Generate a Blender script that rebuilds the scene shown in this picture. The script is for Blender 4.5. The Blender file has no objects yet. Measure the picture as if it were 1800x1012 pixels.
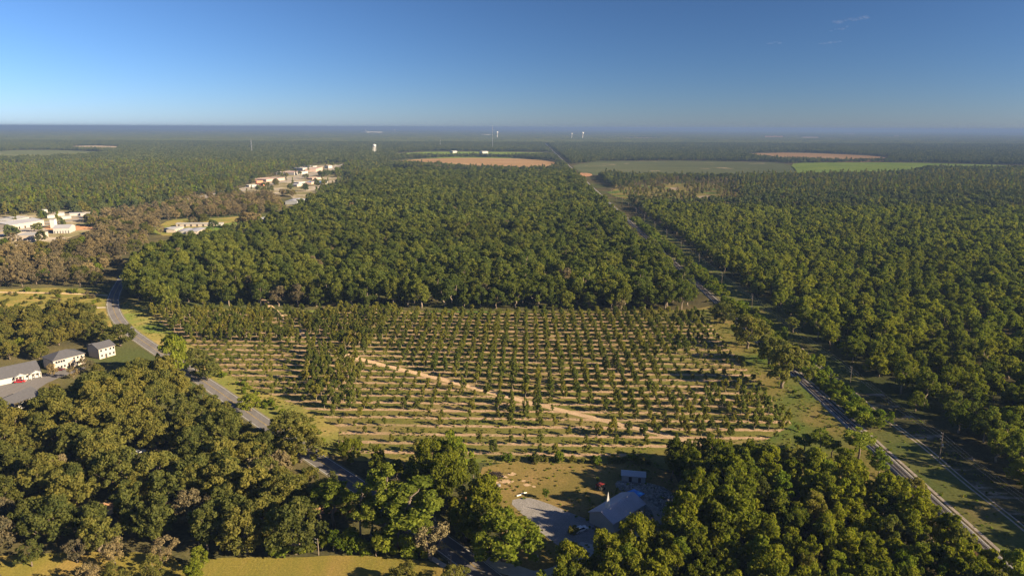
import bpy, math, random
import numpy as np
from mathutils import Vector, Matrix

C = bpy.context.scene.collection
SC = bpy.context.scene
rng = np.random.default_rng(11)
random.seed(5)
R = math.radians

# ------------------------------------------------------------------ camera, world, sun, exposure
CAM_H = 115.0
FPX = 1216.0                      # focal length in pixels of the 1800 px wide photograph
PITCH = math.atan((506 - 224.2) / FPX)
ROLL = 0.0036
cam_d = bpy.data.cameras.new('camera')
cam_d.sensor_width = 36.0
cam_d.lens = 36.0 * FPX / 1800.0
cam_d.clip_start = 1.0
cam_d.clip_end = 200000.0
cam = bpy.data.objects.new('camera', cam_d)
C.objects.link(cam)
CM = Matrix.Rotation(R(90) - PITCH, 4, 'X') @ Matrix.Rotation(ROLL, 4, 'Z')
cam.matrix_world = Matrix.Translation((0, 0, CAM_H)) @ CM
SC.camera = cam

SUN_AZ, SUN_EL = R(112.0), R(22.0)     # clockwise from +Y, elevation
POLAR, SKY_GAMMA, SKY_TINT = 0.55, 1.0, (1.50, 1.15, 0.99)
world = bpy.data.worlds.new('World')
SC.world = world
world.use_nodes = True
wn = world.node_tree
bg = wn.nodes['Background']
sky = wn.nodes.new('ShaderNodeTexSky')
sky.sky_type = 'NISHITA'
sky.sun_disc = False
sky.sun_elevation = SUN_EL
sky.sun_rotation = SUN_AZ
sky.altitude = 3000.0
sky.air_density = 1.0
sky.dust_density = 3.0
sky.ozone_density = 10.0
bg.inputs['Strength'].default_value = 0.068
# the blue of the photograph is deepened at right angles to the sun, as by a polarising filter
tco = wn.nodes.new('ShaderNodeTexCoord')
dot = wn.nodes.new('ShaderNodeVectorMath'); dot.operation = 'DOT_PRODUCT'
dot.inputs[1].default_value = (math.sin(SUN_AZ) * math.cos(SUN_EL), math.cos(SUN_AZ) * math.cos(SUN_EL), math.sin(SUN_EL))
wn.links.new(tco.outputs['Generated'], dot.inputs[0])
sq = wn.nodes.new('ShaderNodeMath'); sq.operation = 'MULTIPLY'
wn.links.new(dot.outputs['Value'], sq.inputs[0]); wn.links.new(dot.outputs['Value'], sq.inputs[1])
pol = wn.nodes.new('ShaderNodeMath'); pol.operation = 'MULTIPLY_ADD'
wn.links.new(sq.outputs[0], pol.inputs[0]); pol.inputs[1].default_value = POLAR; pol.inputs[2].default_value = 1 - POLAR
gam = wn.nodes.new('ShaderNodeGamma'); gam.inputs['Gamma'].default_value = SKY_GAMMA
wn.links.new(sky.outputs[0], gam.inputs[0])
tin = wn.nodes.new('ShaderNodeMix'); tin.data_type = 'RGBA'; tin.blend_type = 'MULTIPLY'; tin.inputs[0].default_value = 1
tin.inputs[7].default_value = (*SKY_TINT, 1)
wn.links.new(gam.outputs[0], tin.inputs[6])
vsc = wn.nodes.new('ShaderNodeVectorMath'); vsc.operation = 'SCALE'
wn.links.new(tin.outputs[2], vsc.inputs[0]); wn.links.new(pol.outputs[0], vsc.inputs['Scale'])
wn.links.new(vsc.outputs[0], bg.inputs['Color'])

sun_d = bpy.data.lights.new('sun', 'SUN')
sun_d.energy = 5.0
sun_d.angle = R(0.6)
sun_d.color = (1.0, 0.80, 0.52)
sun = bpy.data.objects.new('sun', sun_d)
C.objects.link(sun)
to_sun = Vector((math.sin(SUN_AZ) * math.cos(SUN_EL), math.cos(SUN_AZ) * math.cos(SUN_EL), math.sin(SUN_EL)))
sun.rotation_euler = to_sun.to_track_quat('Z', 'Y').to_euler()
sun.location = (300, -100, 400)

SC.view_settings.view_transform = 'Standard'
SC.view_settings.look = 'None'
SC.view_settings.exposure = 1.45
SC.view_settings.gamma = 1.0
SC.view_settings.use_curve_mapping = False
SC.render.engine = 'CYCLES'
SC.cycles.max_bounces = 5
SC.cycles.diffuse_bounces = 3
SC.cycles.glossy_bounces = 1
SC.cycles.transmission_bounces = 2
SC.cycles.transparent_max_bounces = 6
SC.cycles.volume_bounces = 0
SC.cycles.use_denoising = True
SC.cycles.use_adaptive_sampling = True
SC.cycles.adaptive_threshold = 0.02

# ------------------------------------------------------------------ measuring helpers
M3 = np.array(CM.to_3x3())

def P(px, py, z=0.0):
    """The point at height z that the surveyed photograph shows at this pixel."""
    d = M3 @ np.array([(px - 900) / FPX, -(py - 506) / FPX, -1.0])
    t = (z - CAM_H) / d[2]
    return Vector((d[0] * t, d[1] * t, z))

def proj(x, y, z=0.0):
    x = np.asarray(x, float); y = np.asarray(y, float)
    v = np.stack([x, y, np.broadcast_to(np.asarray(z, float) - CAM_H, x.shape)], -1)
    c = v @ M3
    w = np.where(c[..., 2] < -1e-3, -c[..., 2], 1e-3)
    return 900 + FPX * c[..., 0] / w, 506 - FPX * c[..., 1] / w

def height_for(px, py, ptop):
    p = P(px, py)
    lo, hi = 0.5, 80.0
    for _ in range(30):
        m = (lo + hi) / 2
        if proj(p.x, p.y, m)[1] > ptop: lo = m
        else: hi = m
    return lo

AX = math.atan(25.0 / FPX / math.cos(PITCH))     # heading of the planting rows and the railway
UD = np.array([math.cos(AX), -math.sin(AX)])
VD = np.array([math.sin(AX), math.cos(AX)])
def UV(u, v, z=0.0):
    return Vector((UD[0] * u + VD[0] * v, UD[1] * u + VD[1] * v, z))
def U_of(p): return UD[0] * p[0] + UD[1] * p[1]
def V_of(p): return VD[0] * p[0] + VD[1] * p[1]
U_RAIL = float(np.mean([U_of(P(1470, 728)), U_of(P(1205, 480)), U_of(P(1640, 880))]))
U_TRACK = float(np.mean([U_of(P(1490, 680)), U_of(P(1700, 850)), U_of(P(1600, 770))]))

def in_poly(px, py, poly):
    px = np.asarray(px, float); py = np.asarray(py, float)
    inside = np.zeros(px.shape, bool)
    n = len(poly)
    for i in range(n):
        x1, y1 = poly[i]; x2, y2 = poly[(i + 1) % n]
        if y1 == y2: continue
        c = ((y1 > py) != (y2 > py)) & (px < (x2 - x1) * (py - y1) / (y2 - y1) + x1)
        inside ^= c
    return inside

# ------------------------------------------------------------------ object helpers
def tag(o, label=None, cat=None, group=None, kind=None):
    if label: o['label'] = label
    if cat: o['category'] = cat
    if group: o['group'] = group
    if kind: o['kind'] = kind
    return o

def empty(name, loc, rz=0.0, label=None, cat=None, group=None):
    o = bpy.data.objects.new(name, None)
    o.empty_display_size = 0.5
    o.location = loc
    o.rotation_euler = (0, 0, rz)
    C.objects.link(o)
    return tag(o, label, cat, group)

def mobj(name, me, parent=None):
    o = bpy.data.objects.new(name, me)
    C.objects.link(o)
    if parent: o.parent = parent
    return o

def mesh_np(name, verts, faces, mats, mat_idx=None, tone=None, smooth=False):
    """verts (n,3), faces list or (m,k) array."""
    me = bpy.data.meshes.new(name)
    if isinstance(faces, np.ndarray):
        m, k = faces.shape
        me.vertices.add(len(verts)); me.vertices.foreach_set('co', np.asarray(verts, np.float32).ravel())
        me.loops.add(m * k); me.loops.foreach_set('vertex_index', faces.astype(np.int32).ravel())
        me.polygons.add(m)
        me.polygons.foreach_set('loop_start', np.arange(0, m * k, k, dtype=np.int32))
        me.polygons.foreach_set('loop_total', np.full(m, k, np.int32))
        me.update(calc_edges=True)
    else:
        me.from_pydata([tuple(v) for v in verts], [], [tuple(f) for f in faces])
        me.update()
    for m_ in (mats if isinstance(mats, (list, tuple)) else [mats]): me.materials.append(m_)
    if mat_idx is not None: me.polygons.foreach_set('material_index', np.asarray(mat_idx, np.int32))
    if tone is not None:
        a = me.attributes.new('tone', 'FLOAT', 'POINT')
        a.data.foreach_set('value', np.asarray(tone, np.float32))
    if smooth: me.polygons.foreach_set('use_smooth', np.ones(len(me.polygons), bool))
    return me

class MB:
    """collects solids for ONE mesh"""
    def __init__(s): s.v = []; s.f = []
    def add(s, vs, fs):
        b = len(s.v); s.v += [tuple(v) for v in vs]; s.f += [tuple(b + i for i in f) for f in fs]
        return s
    def box(s, x0, x1, y0, y1, z0, z1):
        vs = [(x, y, z) for z in (z0, z1) for x, y in ((x0, y0), (x1, y0), (x1, y1), (x0, y1))]
        return s.add(vs, [(0, 3, 2, 1), (4, 5, 6, 7), (0, 1, 5, 4), (1, 2, 6, 5), (2, 3, 7, 6), (3, 0, 4, 7)])
    def tube(s, pts, rad, n=7):
        pts = [Vector(p) for p in pts]
        b = len(s.v)
        for i, p in enumerate(pts):
            d = (pts[min(i + 1, len(pts) - 1)] - pts[max(i - 1, 0)]).normalized()
            a = d.orthogonal().normalized() if abs(d.z) < 0.99 else Vector((1, 0, 0))
            a = (a - d * a.dot(d)).normalized(); c = d.cross(a)
            for k in range(n):
                t = 2 * math.pi * k / n
                s.v.append(tuple(p + (a * math.cos(t) + c * math.sin(t)) * rad[i]))
        for i in range(len(pts) - 1):
            for k in range(n):
                k2 = (k + 1) % n
                s.f.append((b + i * n + k, b + i * n + k2, b + (i + 1) * n + k2, b + (i + 1) * n + k))
        s.f.append(tuple(b + k for k in range(n))[::-1])
        s.f.append(tuple(b + (len(pts) - 1) * n + k for k in range(n)))
        return s
    def lathe(s, prof, n=20, cx=0, cy=0):
        b = len(s.v)
        for r, z in prof:
            for k in range(n):
                t = 2 * math.pi * k / n
                s.v.append((cx + r * math.cos(t), cy + r * math.sin(t), z))
        for i in range(len(prof) - 1):
            for k in range(n):
                k2 = (k + 1) % n
                s.f.append((b + i * n + k, b + i * n + k2, b + (i + 1) * n + k2, b + (i + 1) * n + k))
        return s
    def prism(s, prof, y0, y1):
        """prof in x,z extruded along y"""
        n = len(prof)
        vs = [(x, y0, z) for x, z in prof] + [(x, y1, z) for x, z in prof]
        fs = [tuple(range(n))[::-1], tuple(range(n, 2 * n))] + [(i, (i + 1) % n, n + (i + 1) % n, n + i) for i in range(n)]
        return s.add(vs, fs)
    def mesh(s, name, mat, smooth=False):
        return mesh_np(name, s.v, s.f, mat, smooth=smooth)
    def build(s, name, mat, parent=None, smooth=False):
        return mobj(name, s.mesh(name, mat, smooth), parent)

# ------------------------------------------------------------------ materials
def new_mat(name):
    m = bpy.data.materials.new(name); m.use_nodes = True
    nt = m.node_tree; nt.nodes.clear()
    out = nt.nodes.new('ShaderNodeOutputMaterial')
    return m, nt, out

def N(nt, t, **kw):
    n = nt.nodes.new(t)
    for k, v in kw.items():
        if k in n.inputs.keys(): n.inputs[k].default_value = v
        else: setattr(n, k, v)
    return n

def mixc(nt, fac, a, b, mode='MIX'):
    n = nt.nodes.new('ShaderNodeMix'); n.data_type = 'RGBA'; n.blend_type = mode
    for sock, v in ((0, fac), (6, a), (7, b)):
        if isinstance(v, (int, float)): n.inputs[sock].default_value = v
        elif isinstance(v, (tuple, list)): n.inputs[sock].default_value = (*v[:3], 1)
        else: nt.links.new(v, n.inputs[sock])
    return n.outputs[2]

def math_n(nt, op, a, b=0.0, c=0.0, clamp=False):
    n = nt.nodes.new('ShaderNodeMath'); n.operation = op; n.use_clamp = clamp
    for i, v in enumerate((a, b, c)):
        if isinstance(v, (int, float)): n.inputs[i].default_value = v
        else: nt.links.new(v, n.inputs[i])
    return n.outputs[0]

def ramp(nt, fac, stops):
    n = nt.nodes.new('ShaderNodeValToRGB')
    e = n.color_ramp.elements
    while len(e) < len(stops): e.new(0.5)
    for i, (p, c) in enumerate(stops):
        e[i].position = p
        e[i].color = (*c, 1) if isinstance(c, (tuple, list)) else (c, c, c, 1)
    nt.links.new(fac, n.inputs[0])
    return n.outputs[0]

def pos_noise(nt, scale, detail=4.0, rough=0.6, vec=None, stretch=None):
    if vec is None:
        g = nt.nodes.new('ShaderNodeNewGeometry'); vec = g.outputs['Position']
    if stretch:
        mp = nt.nodes.new('ShaderNodeMapping'); mp.vector_type = 'POINT'
        mp.inputs['Scale'].default_value = stretch
        mp.inputs['Rotation'].default_value = (0, 0, AX)
        nt.links.new(vec, mp.inputs[0]); vec = mp.outputs[0]
    n = N(nt, 'ShaderNodeTexNoise'); n.inputs['Scale'].default_value = scale
    n.inputs['Detail'].default_value = detail; n.inputs['Roughness'].default_value = rough
    nt.links.new(vec, n.inputs['Vector'])
    return n.outputs['Fac']

LEAF_GAIN = 1.5
def leaf_mat(name, dark, mid, light, transl=0.45):
    """foliage: clump tone times a tint of the single tree (object colour on single trees, random on scattered ones)"""
    m, nt, out = new_mat(name)
    at = N(nt, 'ShaderNodeAttribute'); at.attribute_name = 'tone'
    oi = nt.nodes.new('ShaderNodeObjectInfo')
    sep = nt.nodes.new('ShaderNodeSeparateColor'); nt.links.new(oi.outputs['Color'], sep.inputs[0])
    a = math_n(nt, 'MULTIPLY', oi.outputs['Random'], sep.outputs[1])
    inv = math_n(nt, 'SUBTRACT', 1.0, sep.outputs[1])
    b = math_n(nt, 'MULTIPLY', sep.outputs[0], inv)
    t = math_n(nt, 'ADD', a, b)
    f = math_n(nt, 'MULTIPLY_ADD', t, 0.55, math_n(nt, 'MULTIPLY', at.outputs['Fac'], 0.5), clamp=True)
    warm = lambda c: (c[0] * LEAF_GAIN * 0.97, c[1] * LEAF_GAIN * 1.03, c[2] * LEAF_GAIN * 0.78)
    col = ramp(nt, f, [(0.05, warm(dark)), (0.45, warm(mid)), (0.88, warm(light))])
    big = pos_noise(nt, 0.012, 2.0)
    col = mixc(nt, 1.0, col, ramp(nt, big, [(0.3, 0.78), (0.7, 1.18)]), 'MULTIPLY')
    d = N(nt, 'ShaderNodeBsdfDiffuse'); nt.links.new(col, d.inputs['Color'])
    tr = N(nt, 'ShaderNodeBsdfTranslucent'); nt.links.new(mixc(nt, 1.0, col, (1.1, 1.25, 0.55), 'MULTIPLY'), tr.inputs['Color'])
    mx = N(nt, 'ShaderNodeMixShader'); mx.inputs[0].default_value = transl
    nt.links.new(d.outputs[0], mx.inputs[1]); nt.links.new(tr.outputs[0], mx.inputs[2])
    nt.links.new(mx.outputs[0], out.inputs[0])
    return m

def plain(name, col, rough=0.7, var=0.12, scale=0.8, metal=0.0, stretch=None, bump=0.0):
    m, nt, out = new_mat(name)
    p = N(nt, 'ShaderNodeBsdfPrincipled'); p.inputs['Roughness'].default_value = rough; p.inputs['Metallic'].default_value = metal
    p.inputs['Specular IOR Level'].default_value = 0.3
    n = pos_noise(nt, scale, 5.0, 0.65, stretch=stretch)
    c = mixc(nt, 1.0, col, ramp(nt, n, [(0.3, 1 - var), (0.7, 1 + var)]), 'MULTIPLY')
    nt.links.new(c, p.inputs['Base Color'])
    if bump:
        bn = N(nt, 'ShaderNodeBump'); bn.inputs['Strength'].default_value = bump; bn.inputs['Distance'].default_value = 0.2
        nt.links.new(n, bn.inputs['Height']); nt.links.new(bn.outputs[0], p.inputs['Normal'])
    nt.links.new(p.outputs[0], out.inputs[0])
    return m

def ground_mat(name, stops, scale=0.05, fine=1.2, fine_amt=0.35, tint2=None, t2scale=0.01, t2lim=(0.45, 0.6), stretch=None):
    m, nt, out = new_mat(name)
    n1 = pos_noise(nt, scale, 5.0, 0.62, stretch=stretch)
    n2 = pos_noise(nt, fine, 4.0, 0.7)
    col = ramp(nt, n1, stops)
    if tint2:
        n3 = pos_noise(nt, t2scale, 3.0, 0.55)
        col = mixc(nt, ramp(nt, n3, [(t2lim[0], 0.0), (t2lim[1], 1.0)]), col, tint2)
    col = mixc(nt, 1.0, col, ramp(nt, n2, [(0.28, 1 - fine_amt), (0.72, 1 + fine_amt)]), 'MULTIPLY')
    d = N(nt, 'ShaderNodeBsdfDiffuse'); nt.links.new(col, d.inputs['Color']); d.inputs['Roughness'].default_value = 0.6
    bn = N(nt, 'ShaderNodeBump'); bn.inputs['Strength'].default_value = 0.5; bn.inputs['Distance'].default_value = 0.25
    nt.links.new(n2, bn.inputs['Height']); nt.links.new(bn.outputs[0], d.inputs['Normal'])
    nt.links.new(d.outputs[0], out.inputs[0])
    return m, nt, col, d

MAT = {}
MAT['pecan'] = leaf_mat('pecan_leaves', (0.040, 0.055, 0.020), (0.085, 0.098, 0.028), (0.145, 0.140, 0.035))
MAT['pecan_right'] = leaf_mat('pecan_leaves_bright', (0.045, 0.062, 0.016), (0.105, 0.115, 0.024), (0.170, 0.160, 0.030))
MAT['young'] = leaf_mat('young_pecan_leaves', (0.050, 0.065, 0.022), (0.095, 0.100, 0.028), (0.160, 0.135, 0.034))
MAT['oak'] = leaf_mat('oak_leaves', (0.045, 0.055, 0.022), (0.100, 0.098, 0.034), (0.165, 0.135, 0.042))
MAT['wood'] = leaf_mat('woodland_leaves', (0.037, 0.049, 0.011), (0.096, 0.102, 0.017), (0.165, 0.155, 0.021))
MAT['autumn'] = leaf_mat('autumn_leaves', (0.058, 0.052, 0.042), (0.118, 0.090, 0.066), (0.180, 0.130, 0.080), 0.2)
MAT['pine'] = leaf_mat('pine_needles', (0.050, 0.075, 0.018), (0.110, 0.130, 0.026), (0.165, 0.170, 0.032))
MAT['forest'] = leaf_mat('far_forest_leaves', (0.032, 0.046, 0.024), (0.064, 0.076, 0.036), (0.105, 0.105, 0.045), 0.2)
MAT['shrub'] = leaf_mat('shrub_leaves', (0.045, 0.070, 0.014), (0.100, 0.125, 0.020), (0.160, 0.160, 0.028))
MAT['bark'] = plain('bark', (0.16, 0.125, 0.095), 0.9, 0.3, 3.0)
MAT['bark_pale'] = plain('pale_bark', (0.30, 0.24, 0.18), 0.9, 0.25, 3.0)
MAT['twig'] = leaf_mat('bare_twigs', (0.10, 0.080, 0.055), (0.14, 0.110, 0.075), (0.19, 0.15, 0.10), 0.05)

# ground: pine straw and dry grass under the woods
MAT['ground'], nt, col, dd = ground_mat('woodland_floor', [(0.35, (0.050, 0.046, 0.026)), (0.55, (0.085, 0.075, 0.036)), (0.72, (0.15, 0.11, 0.062))],
    0.03, 0.9, 0.4, tint2=(0.060, 0.072, 0.026), t2scale=0.008)
MAT['grass'], *_ = ground_mat('mown_grass', [(0.3, (0.120, 0.130, 0.034)), (0.5, (0.185, 0.160, 0.048)), (0.7, (0.27, 0.195, 0.085))],
    0.035, 0.8, 0.28, tint2=(0.090, 0.140, 0.030), t2scale=0.016, t2lim=(0.5, 0.62))
MAT['grass_corridor'], *_ = ground_mat('corridor_grass', [(0.3, (0.085, 0.115, 0.034)), (0.55, (0.125, 0.130, 0.040)), (0.75, (0.22, 0.165, 0.080))],
    0.05, 0.9, 0.3)
MAT['gold_grass'], *_ = ground_mat('golden_grass', [(0.3, (0.135, 0.130, 0.030)), (0.5, (0.180, 0.150, 0.036)), (0.72, (0.24, 0.165, 0.056))],
    0.09, 1.6, 0.3, stretch=(1.0, 0.25, 1))
MAT['yard'], *_ = ground_mat('clearing_grass', [(0.3, (0.13, 0.115, 0.036)), (0.5, (0.19, 0.145, 0.050)), (0.7, (0.26, 0.175, 0.080))],
    0.06, 1.2, 0.3, tint2=(0.40, 0.29, 0.19), t2scale=0.055, t2lim=(0.66, 0.74))
MAT['sand'], *_ = ground_mat('sandy_track', [(0.3, (0.36, 0.25, 0.155)), (0.6, (0.48, 0.35, 0.225)), (0.8, (0.56, 0.43, 0.29))], 0.25, 2.0, 0.2)
MAT['track'], *_ = ground_mat('pale_dirt', [(0.3, (0.28, 0.24, 0.20)), (0.6, (0.42, 0.36, 0.30)), (0.8, (0.50, 0.44, 0.37))], 0.3, 2.0, 0.22)
MAT['clay'], *_ = ground_mat('red_clay', [(0.3, (0.26, 0.14, 0.08)), (0.6, (0.40, 0.23, 0.13)), (0.8, (0.48, 0.30, 0.18))], 0.08, 1.4, 0.25)
MAT['gravel'], *_ = ground_mat('gravel_lot', [(0.3, (0.20, 0.19, 0.185)), (0.6, (0.27, 0.255, 0.25)), (0.8, (0.32, 0.27, 0.22))], 0.15, 2.5, 0.35)
MAT['rubble'], *_ = ground_mat('rubble_ground', [(0.3, (0.10, 0.095, 0.085)), (0.55, (0.22, 0.20, 0.18)), (0.7, (0.42, 0.38, 0.34))], 0.5, 2.5, 0.5)
MAT['ballast'], *_ = ground_mat('rail_ballast', [(0.3, (0.20, 0.195, 0.20)), (0.6, (0.27, 0.26, 0.26)), (0.8, (0.34, 0.32, 0.30))], 0.6, 3.0, 0.35)
MAT['asphalt'], *_ = ground_mat('asphalt', [(0.3, (0.105, 0.10, 0.105)), (0.6, (0.135, 0.128, 0.130)), (0.8, (0.165, 0.155, 0.150))], 0.2, 2.0, 0.16, stretch=(1, 0.1, 1))
MAT['gravel_dark'], *_ = ground_mat('road_gravel', [(0.3, (0.10, 0.10, 0.06)), (0.6, (0.16, 0.14, 0.09)), (0.8, (0.24, 0.20, 0.14))], 0.3, 2.0, 0.3)
MAT['scrub_grass'], *_ = ground_mat('scrub_grass', [(0.3, (0.095, 0.105, 0.030)), (0.5, (0.150, 0.135, 0.038)), (0.7, (0.24, 0.17, 0.06))], 0.08, 0.7, 0.4)
MAT['lots'], *_ = ground_mat('town_lots', [(0.35, (0.13, 0.125, 0.06)), (0.5, (0.20, 0.17, 0.10)), (0.62, (0.34, 0.30, 0.26)), (0.75, (0.42, 0.33, 0.25))], 0.02, 0.3, 0.25)
MAT['straw'], *_ = ground_mat('straw_and_yard_shade', [(0.3, (0.10, 0.065, 0.04)), (0.6, (0.17, 0.10, 0.06)), (0.8, (0.26, 0.16, 0.10))], 0.2, 1.4, 0.3)
MAT['sandy_verge'], *_ = ground_mat('sandy_verge', [(0.40, (0.050, 0.056, 0.026)), (0.56, (0.105, 0.095, 0.045)), (0.66, (0.30, 0.25, 0.19)), (0.8, (0.42, 0.36, 0.29))], 0.10, 1.6, 0.3, stretch=(0.6, 1.6, 1))
MAT['concrete'] = plain('pale_concrete', (0.36, 0.34, 0.31), 0.85, 0.15, 0.4)
MAT['field_brown'], *_ = ground_mat('harvested_field', [(0.3, (0.22, 0.135, 0.065)), (0.55, (0.28, 0.180, 0.090)), (0.75, (0.36, 0.25, 0.15))], 0.012, 0.1, 0.12, stretch=(0.35, 1, 1))
MAT['field_green'], *_ = ground_mat('crop_field', [(0.3, (0.105, 0.16, 0.028)), (0.6, (0.150, 0.20, 0.034)), (0.8, (0.20, 0.22, 0.045))], 0.01, 0.08, 0.1)
MAT['field_grey'], *_ = ground_mat('pivot_field', [(0.35, (0.070, 0.085, 0.040)), (0.6, (0.095, 0.105, 0.050)), (0.8, (0.15, 0.135, 0.075))], 0.008, 0.08, 0.15,
    tint2=(0.27, 0.22, 0.145), t2scale=0.009, t2lim=(0.63, 0.70), stretch=(0.3, 1, 1))
MAT['field_pale'], *_ = ground_mat('pale_field', [(0.3, (0.24, 0.19, 0.13)), (0.7, (0.34, 0.27, 0.19))], 0.01, 0.08, 0.12)
MAT['white'] = plain('white_paint', (0.72, 0.70, 0.66), 0.6, 0.05)
MAT['line_white'] = plain('road_white', (0.46, 0.46, 0.44), 0.7, 0.3)
MAT['line_yellow'] = plain('road_yellow', (0.42, 0.30, 0.10), 0.7, 0.3)

# orchard floor: grass alleys with bare sandy strips under every tree row
ROW_S, COL_S = 7.7, 5.6
V0 = V_of(P(900, 797))
def orchard_mat():
    m, nt, out = new_mat('orchard_floor')
    g = nt.nodes.new('ShaderNodeNewGeometry'); pos = g.outputs['Position']
    mp = nt.nodes.new('ShaderNodeMapping'); mp.inputs['Rotation'].default_value = (0, 0, AX)
    nt.links.new(pos, mp.inputs[0])
    sp = nt.nodes.new('ShaderNodeSeparateXYZ'); nt.links.new(mp.outputs[0], sp.inputs[0])
    wob = pos_noise(nt, 0.05, 3.0, 0.6)
    v = math_n(nt, 'MULTIPLY_ADD', wob, 2.6, sp.outputs[1])
    ph = math_n(nt, 'DIVIDE', math_n(nt, 'SUBTRACT', v, V0 + 1.3), ROW_S)
    fr = math_n(nt, 'FRACT', math_n(nt, 'ADD', ph, 50.5))
    dist = math_n(nt, 'ABSOLUTE', math_n(nt, 'SUBTRACT', fr, 0.5))
    edge = math_n(nt, 'MULTIPLY_ADD', pos_noise(nt, 0.35, 5.0, 0.7), 0.22, dist)
    strip = ramp(nt, edge, [(0.215, 1.0), (0.30, 0.0)])
    # strips fade out here and there
    gap = pos_noise(nt, 0.018, 3.0, 0.6)
    strip = mixc(nt, 1.0, strip, ramp(nt, gap, [(0.30, 0.35), (0.48, 1.0)]), 'MULTIPLY')
    # sparse pinkish thatch everywhere towards the back
    grass = ramp(nt, pos_noise(nt, 0.045, 5.0, 0.65), [(0.3, (0.105, 0.125, 0.030)), (0.5, (0.165, 0.155, 0.042)), (0.72, (0.28, 0.20, 0.10))])
    sand = ramp(nt, pos_noise(nt, 0.5, 4.0, 0.7), [(0.3, (0.32, 0.21, 0.125)), (0.6, (0.48, 0.335, 0.215)), (0.8, (0.60, 0.46, 0.32))])
    col = mixc(nt, strip, grass, sand)
    n2 = pos_noise(nt, 1.3, 4.0, 0.7)
    col = mixc(nt, 1.0, col, ramp(nt, n2, [(0.28, 0.72), (0.72, 1.28)]), 'MULTIPLY')
    d = N(nt, 'ShaderNodeBsdfDiffuse'); nt.links.new(col, d.inputs['Color'])
    bn = N(nt, 'ShaderNodeBump'); bn.inputs['Strength'].default_value = 0.5; bn.inputs['Distance'].default_value = 0.25
    nt.links.new(n2, bn.inputs['Height']); nt.links.new(bn.outputs[0], d.inputs['Normal'])
    nt.links.new(d.outputs[0], out.inputs[0])
    return m
MAT['orchard'] = orchard_mat()
# ------------------------------------------------------------------ ground, fields, roads
def ground():
    c = sorted(set([s * k for s in (-1, 1) for k in (60000, 30000, 15000, 9000)] + list(range(-6000, 6001, 500))))
    xs = np.array(c, float); ys = np.array(sorted(set([-3000, -1500] + list(range(-500, 8001, 500)) + [12000, 20000, 35000, 62000])), float)
    gx, gy = np.meshgrid(xs, ys)
    v = np.stack([gx.ravel(), gy.ravel(), np.zeros(gx.size)], 1)
    nx, ny = len(xs), len(ys)
    f = [(j * nx + i, j * nx + i + 1, (j + 1) * nx + i + 1, (j + 1) * nx + i) for j in range(ny - 1) for i in range(nx - 1)]
    o = mobj('ground', mesh_np('ground', v, np.array(f), MAT['ground']))
    tag(o, kind='structure')
ground()

def smooth(pts, it=2):
    for _ in range(it):
        q = [pts[0]]
        for a, b in zip(pts[:-1], pts[1:]):
            q += [a * 0.75 + b * 0.25, a * 0.25 + b * 0.75]
        q.append(pts[-1]); pts = q
    return pts

def sheet(name, pix, z, mat, it=1, world=False):
    """ground cover with a soft outline"""
    from mathutils.geometry import tessellate_polygon
    pts = [Vector((*p[:2], 0)) if world else P(*p) for p in pix]
    for _ in range(it):
        q = []
        for i in range(len(pts)):
            a, b = pts[i], pts[(i + 1) % len(pts)]
            q += [a * 0.75 + b * 0.25, a * 0.25 + b * 0.75]
        pts = q
    tris = tessellate_polygon([pts])
    # wind upwards
    fs = []
    for t in tris:
        a, b, c = (pts[i] for i in t)
        fs.append(t if (b - a).cross(c - a).z > 0 else (t[0], t[2], t[1]))
    o = mobj(name, mesh_np(name, [(p.x, p.y, z) for p in pts], fs, mat))
    return tag(o, kind='structure')

def ribbon(name, pts, w, z, mat, off=0.0, h=0.0, dash=None, parent=None):
    """a flat strip along pts; h > 0 gives it a raised bed with sloping shoulders"""
    V = []; F = []; n = len(pts); acc = 0
    for i, p in enumerate(pts):
        d = (pts[min(i + 1, n - 1)] - pts[max(i - 1, 0)]); d.z = 0; d.normalize()
        s = Vector((d.y, -d.x, 0))
        c = p + s * off
        a, b = c - s * w / 2, c + s * w / 2
        if h:
            V += [tuple(a - s * h * 1.6 + Vector((0, 0, z))), tuple(a + Vector((0, 0, z + h))), tuple(b + Vector((0, 0, z + h))), tuple(b + s * h * 1.6 + Vector((0, 0, z)))]
        else:
            V += [(a.x, a.y, z), (b.x, b.y, z)]
    k = 4 if h else 2
    for i in range(n - 1):
        for j in range(k - 1):
            F.append((i * k + j, i * k + j + 1, (i + 1) * k + j + 1, (i + 1) * k + j))
    o = mobj(name, mesh_np(name, V, F, mat), parent)
    if parent is None: tag(o, kind='structure')
    return o

# -- near ground covers
sheet('orchard_margin', [(205, 560), (222, 524), (262, 541), (700, 547), (1205, 547), (1262, 535), (1500, 760), (1560, 830), (1600, 900), (1500, 880), (1300, 850), (1120, 815), (840, 812), (640, 812), (590, 800), (560, 790),
                         (470, 738), (400, 700), (330, 655), (285, 615), (240, 585)], 0.02, MAT['grass'])
ORCH = [(258, 549), (700, 549), (1236, 552), (1290, 620), (1345, 690), (1412, 768), (1130, 795), (1120, 806), (640, 806), (592, 793), (598, 742), (470, 692), (400, 660), (340, 608)]
sheet('orchard_ground', ORCH, 0.04, MAT['orchard'])
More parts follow.
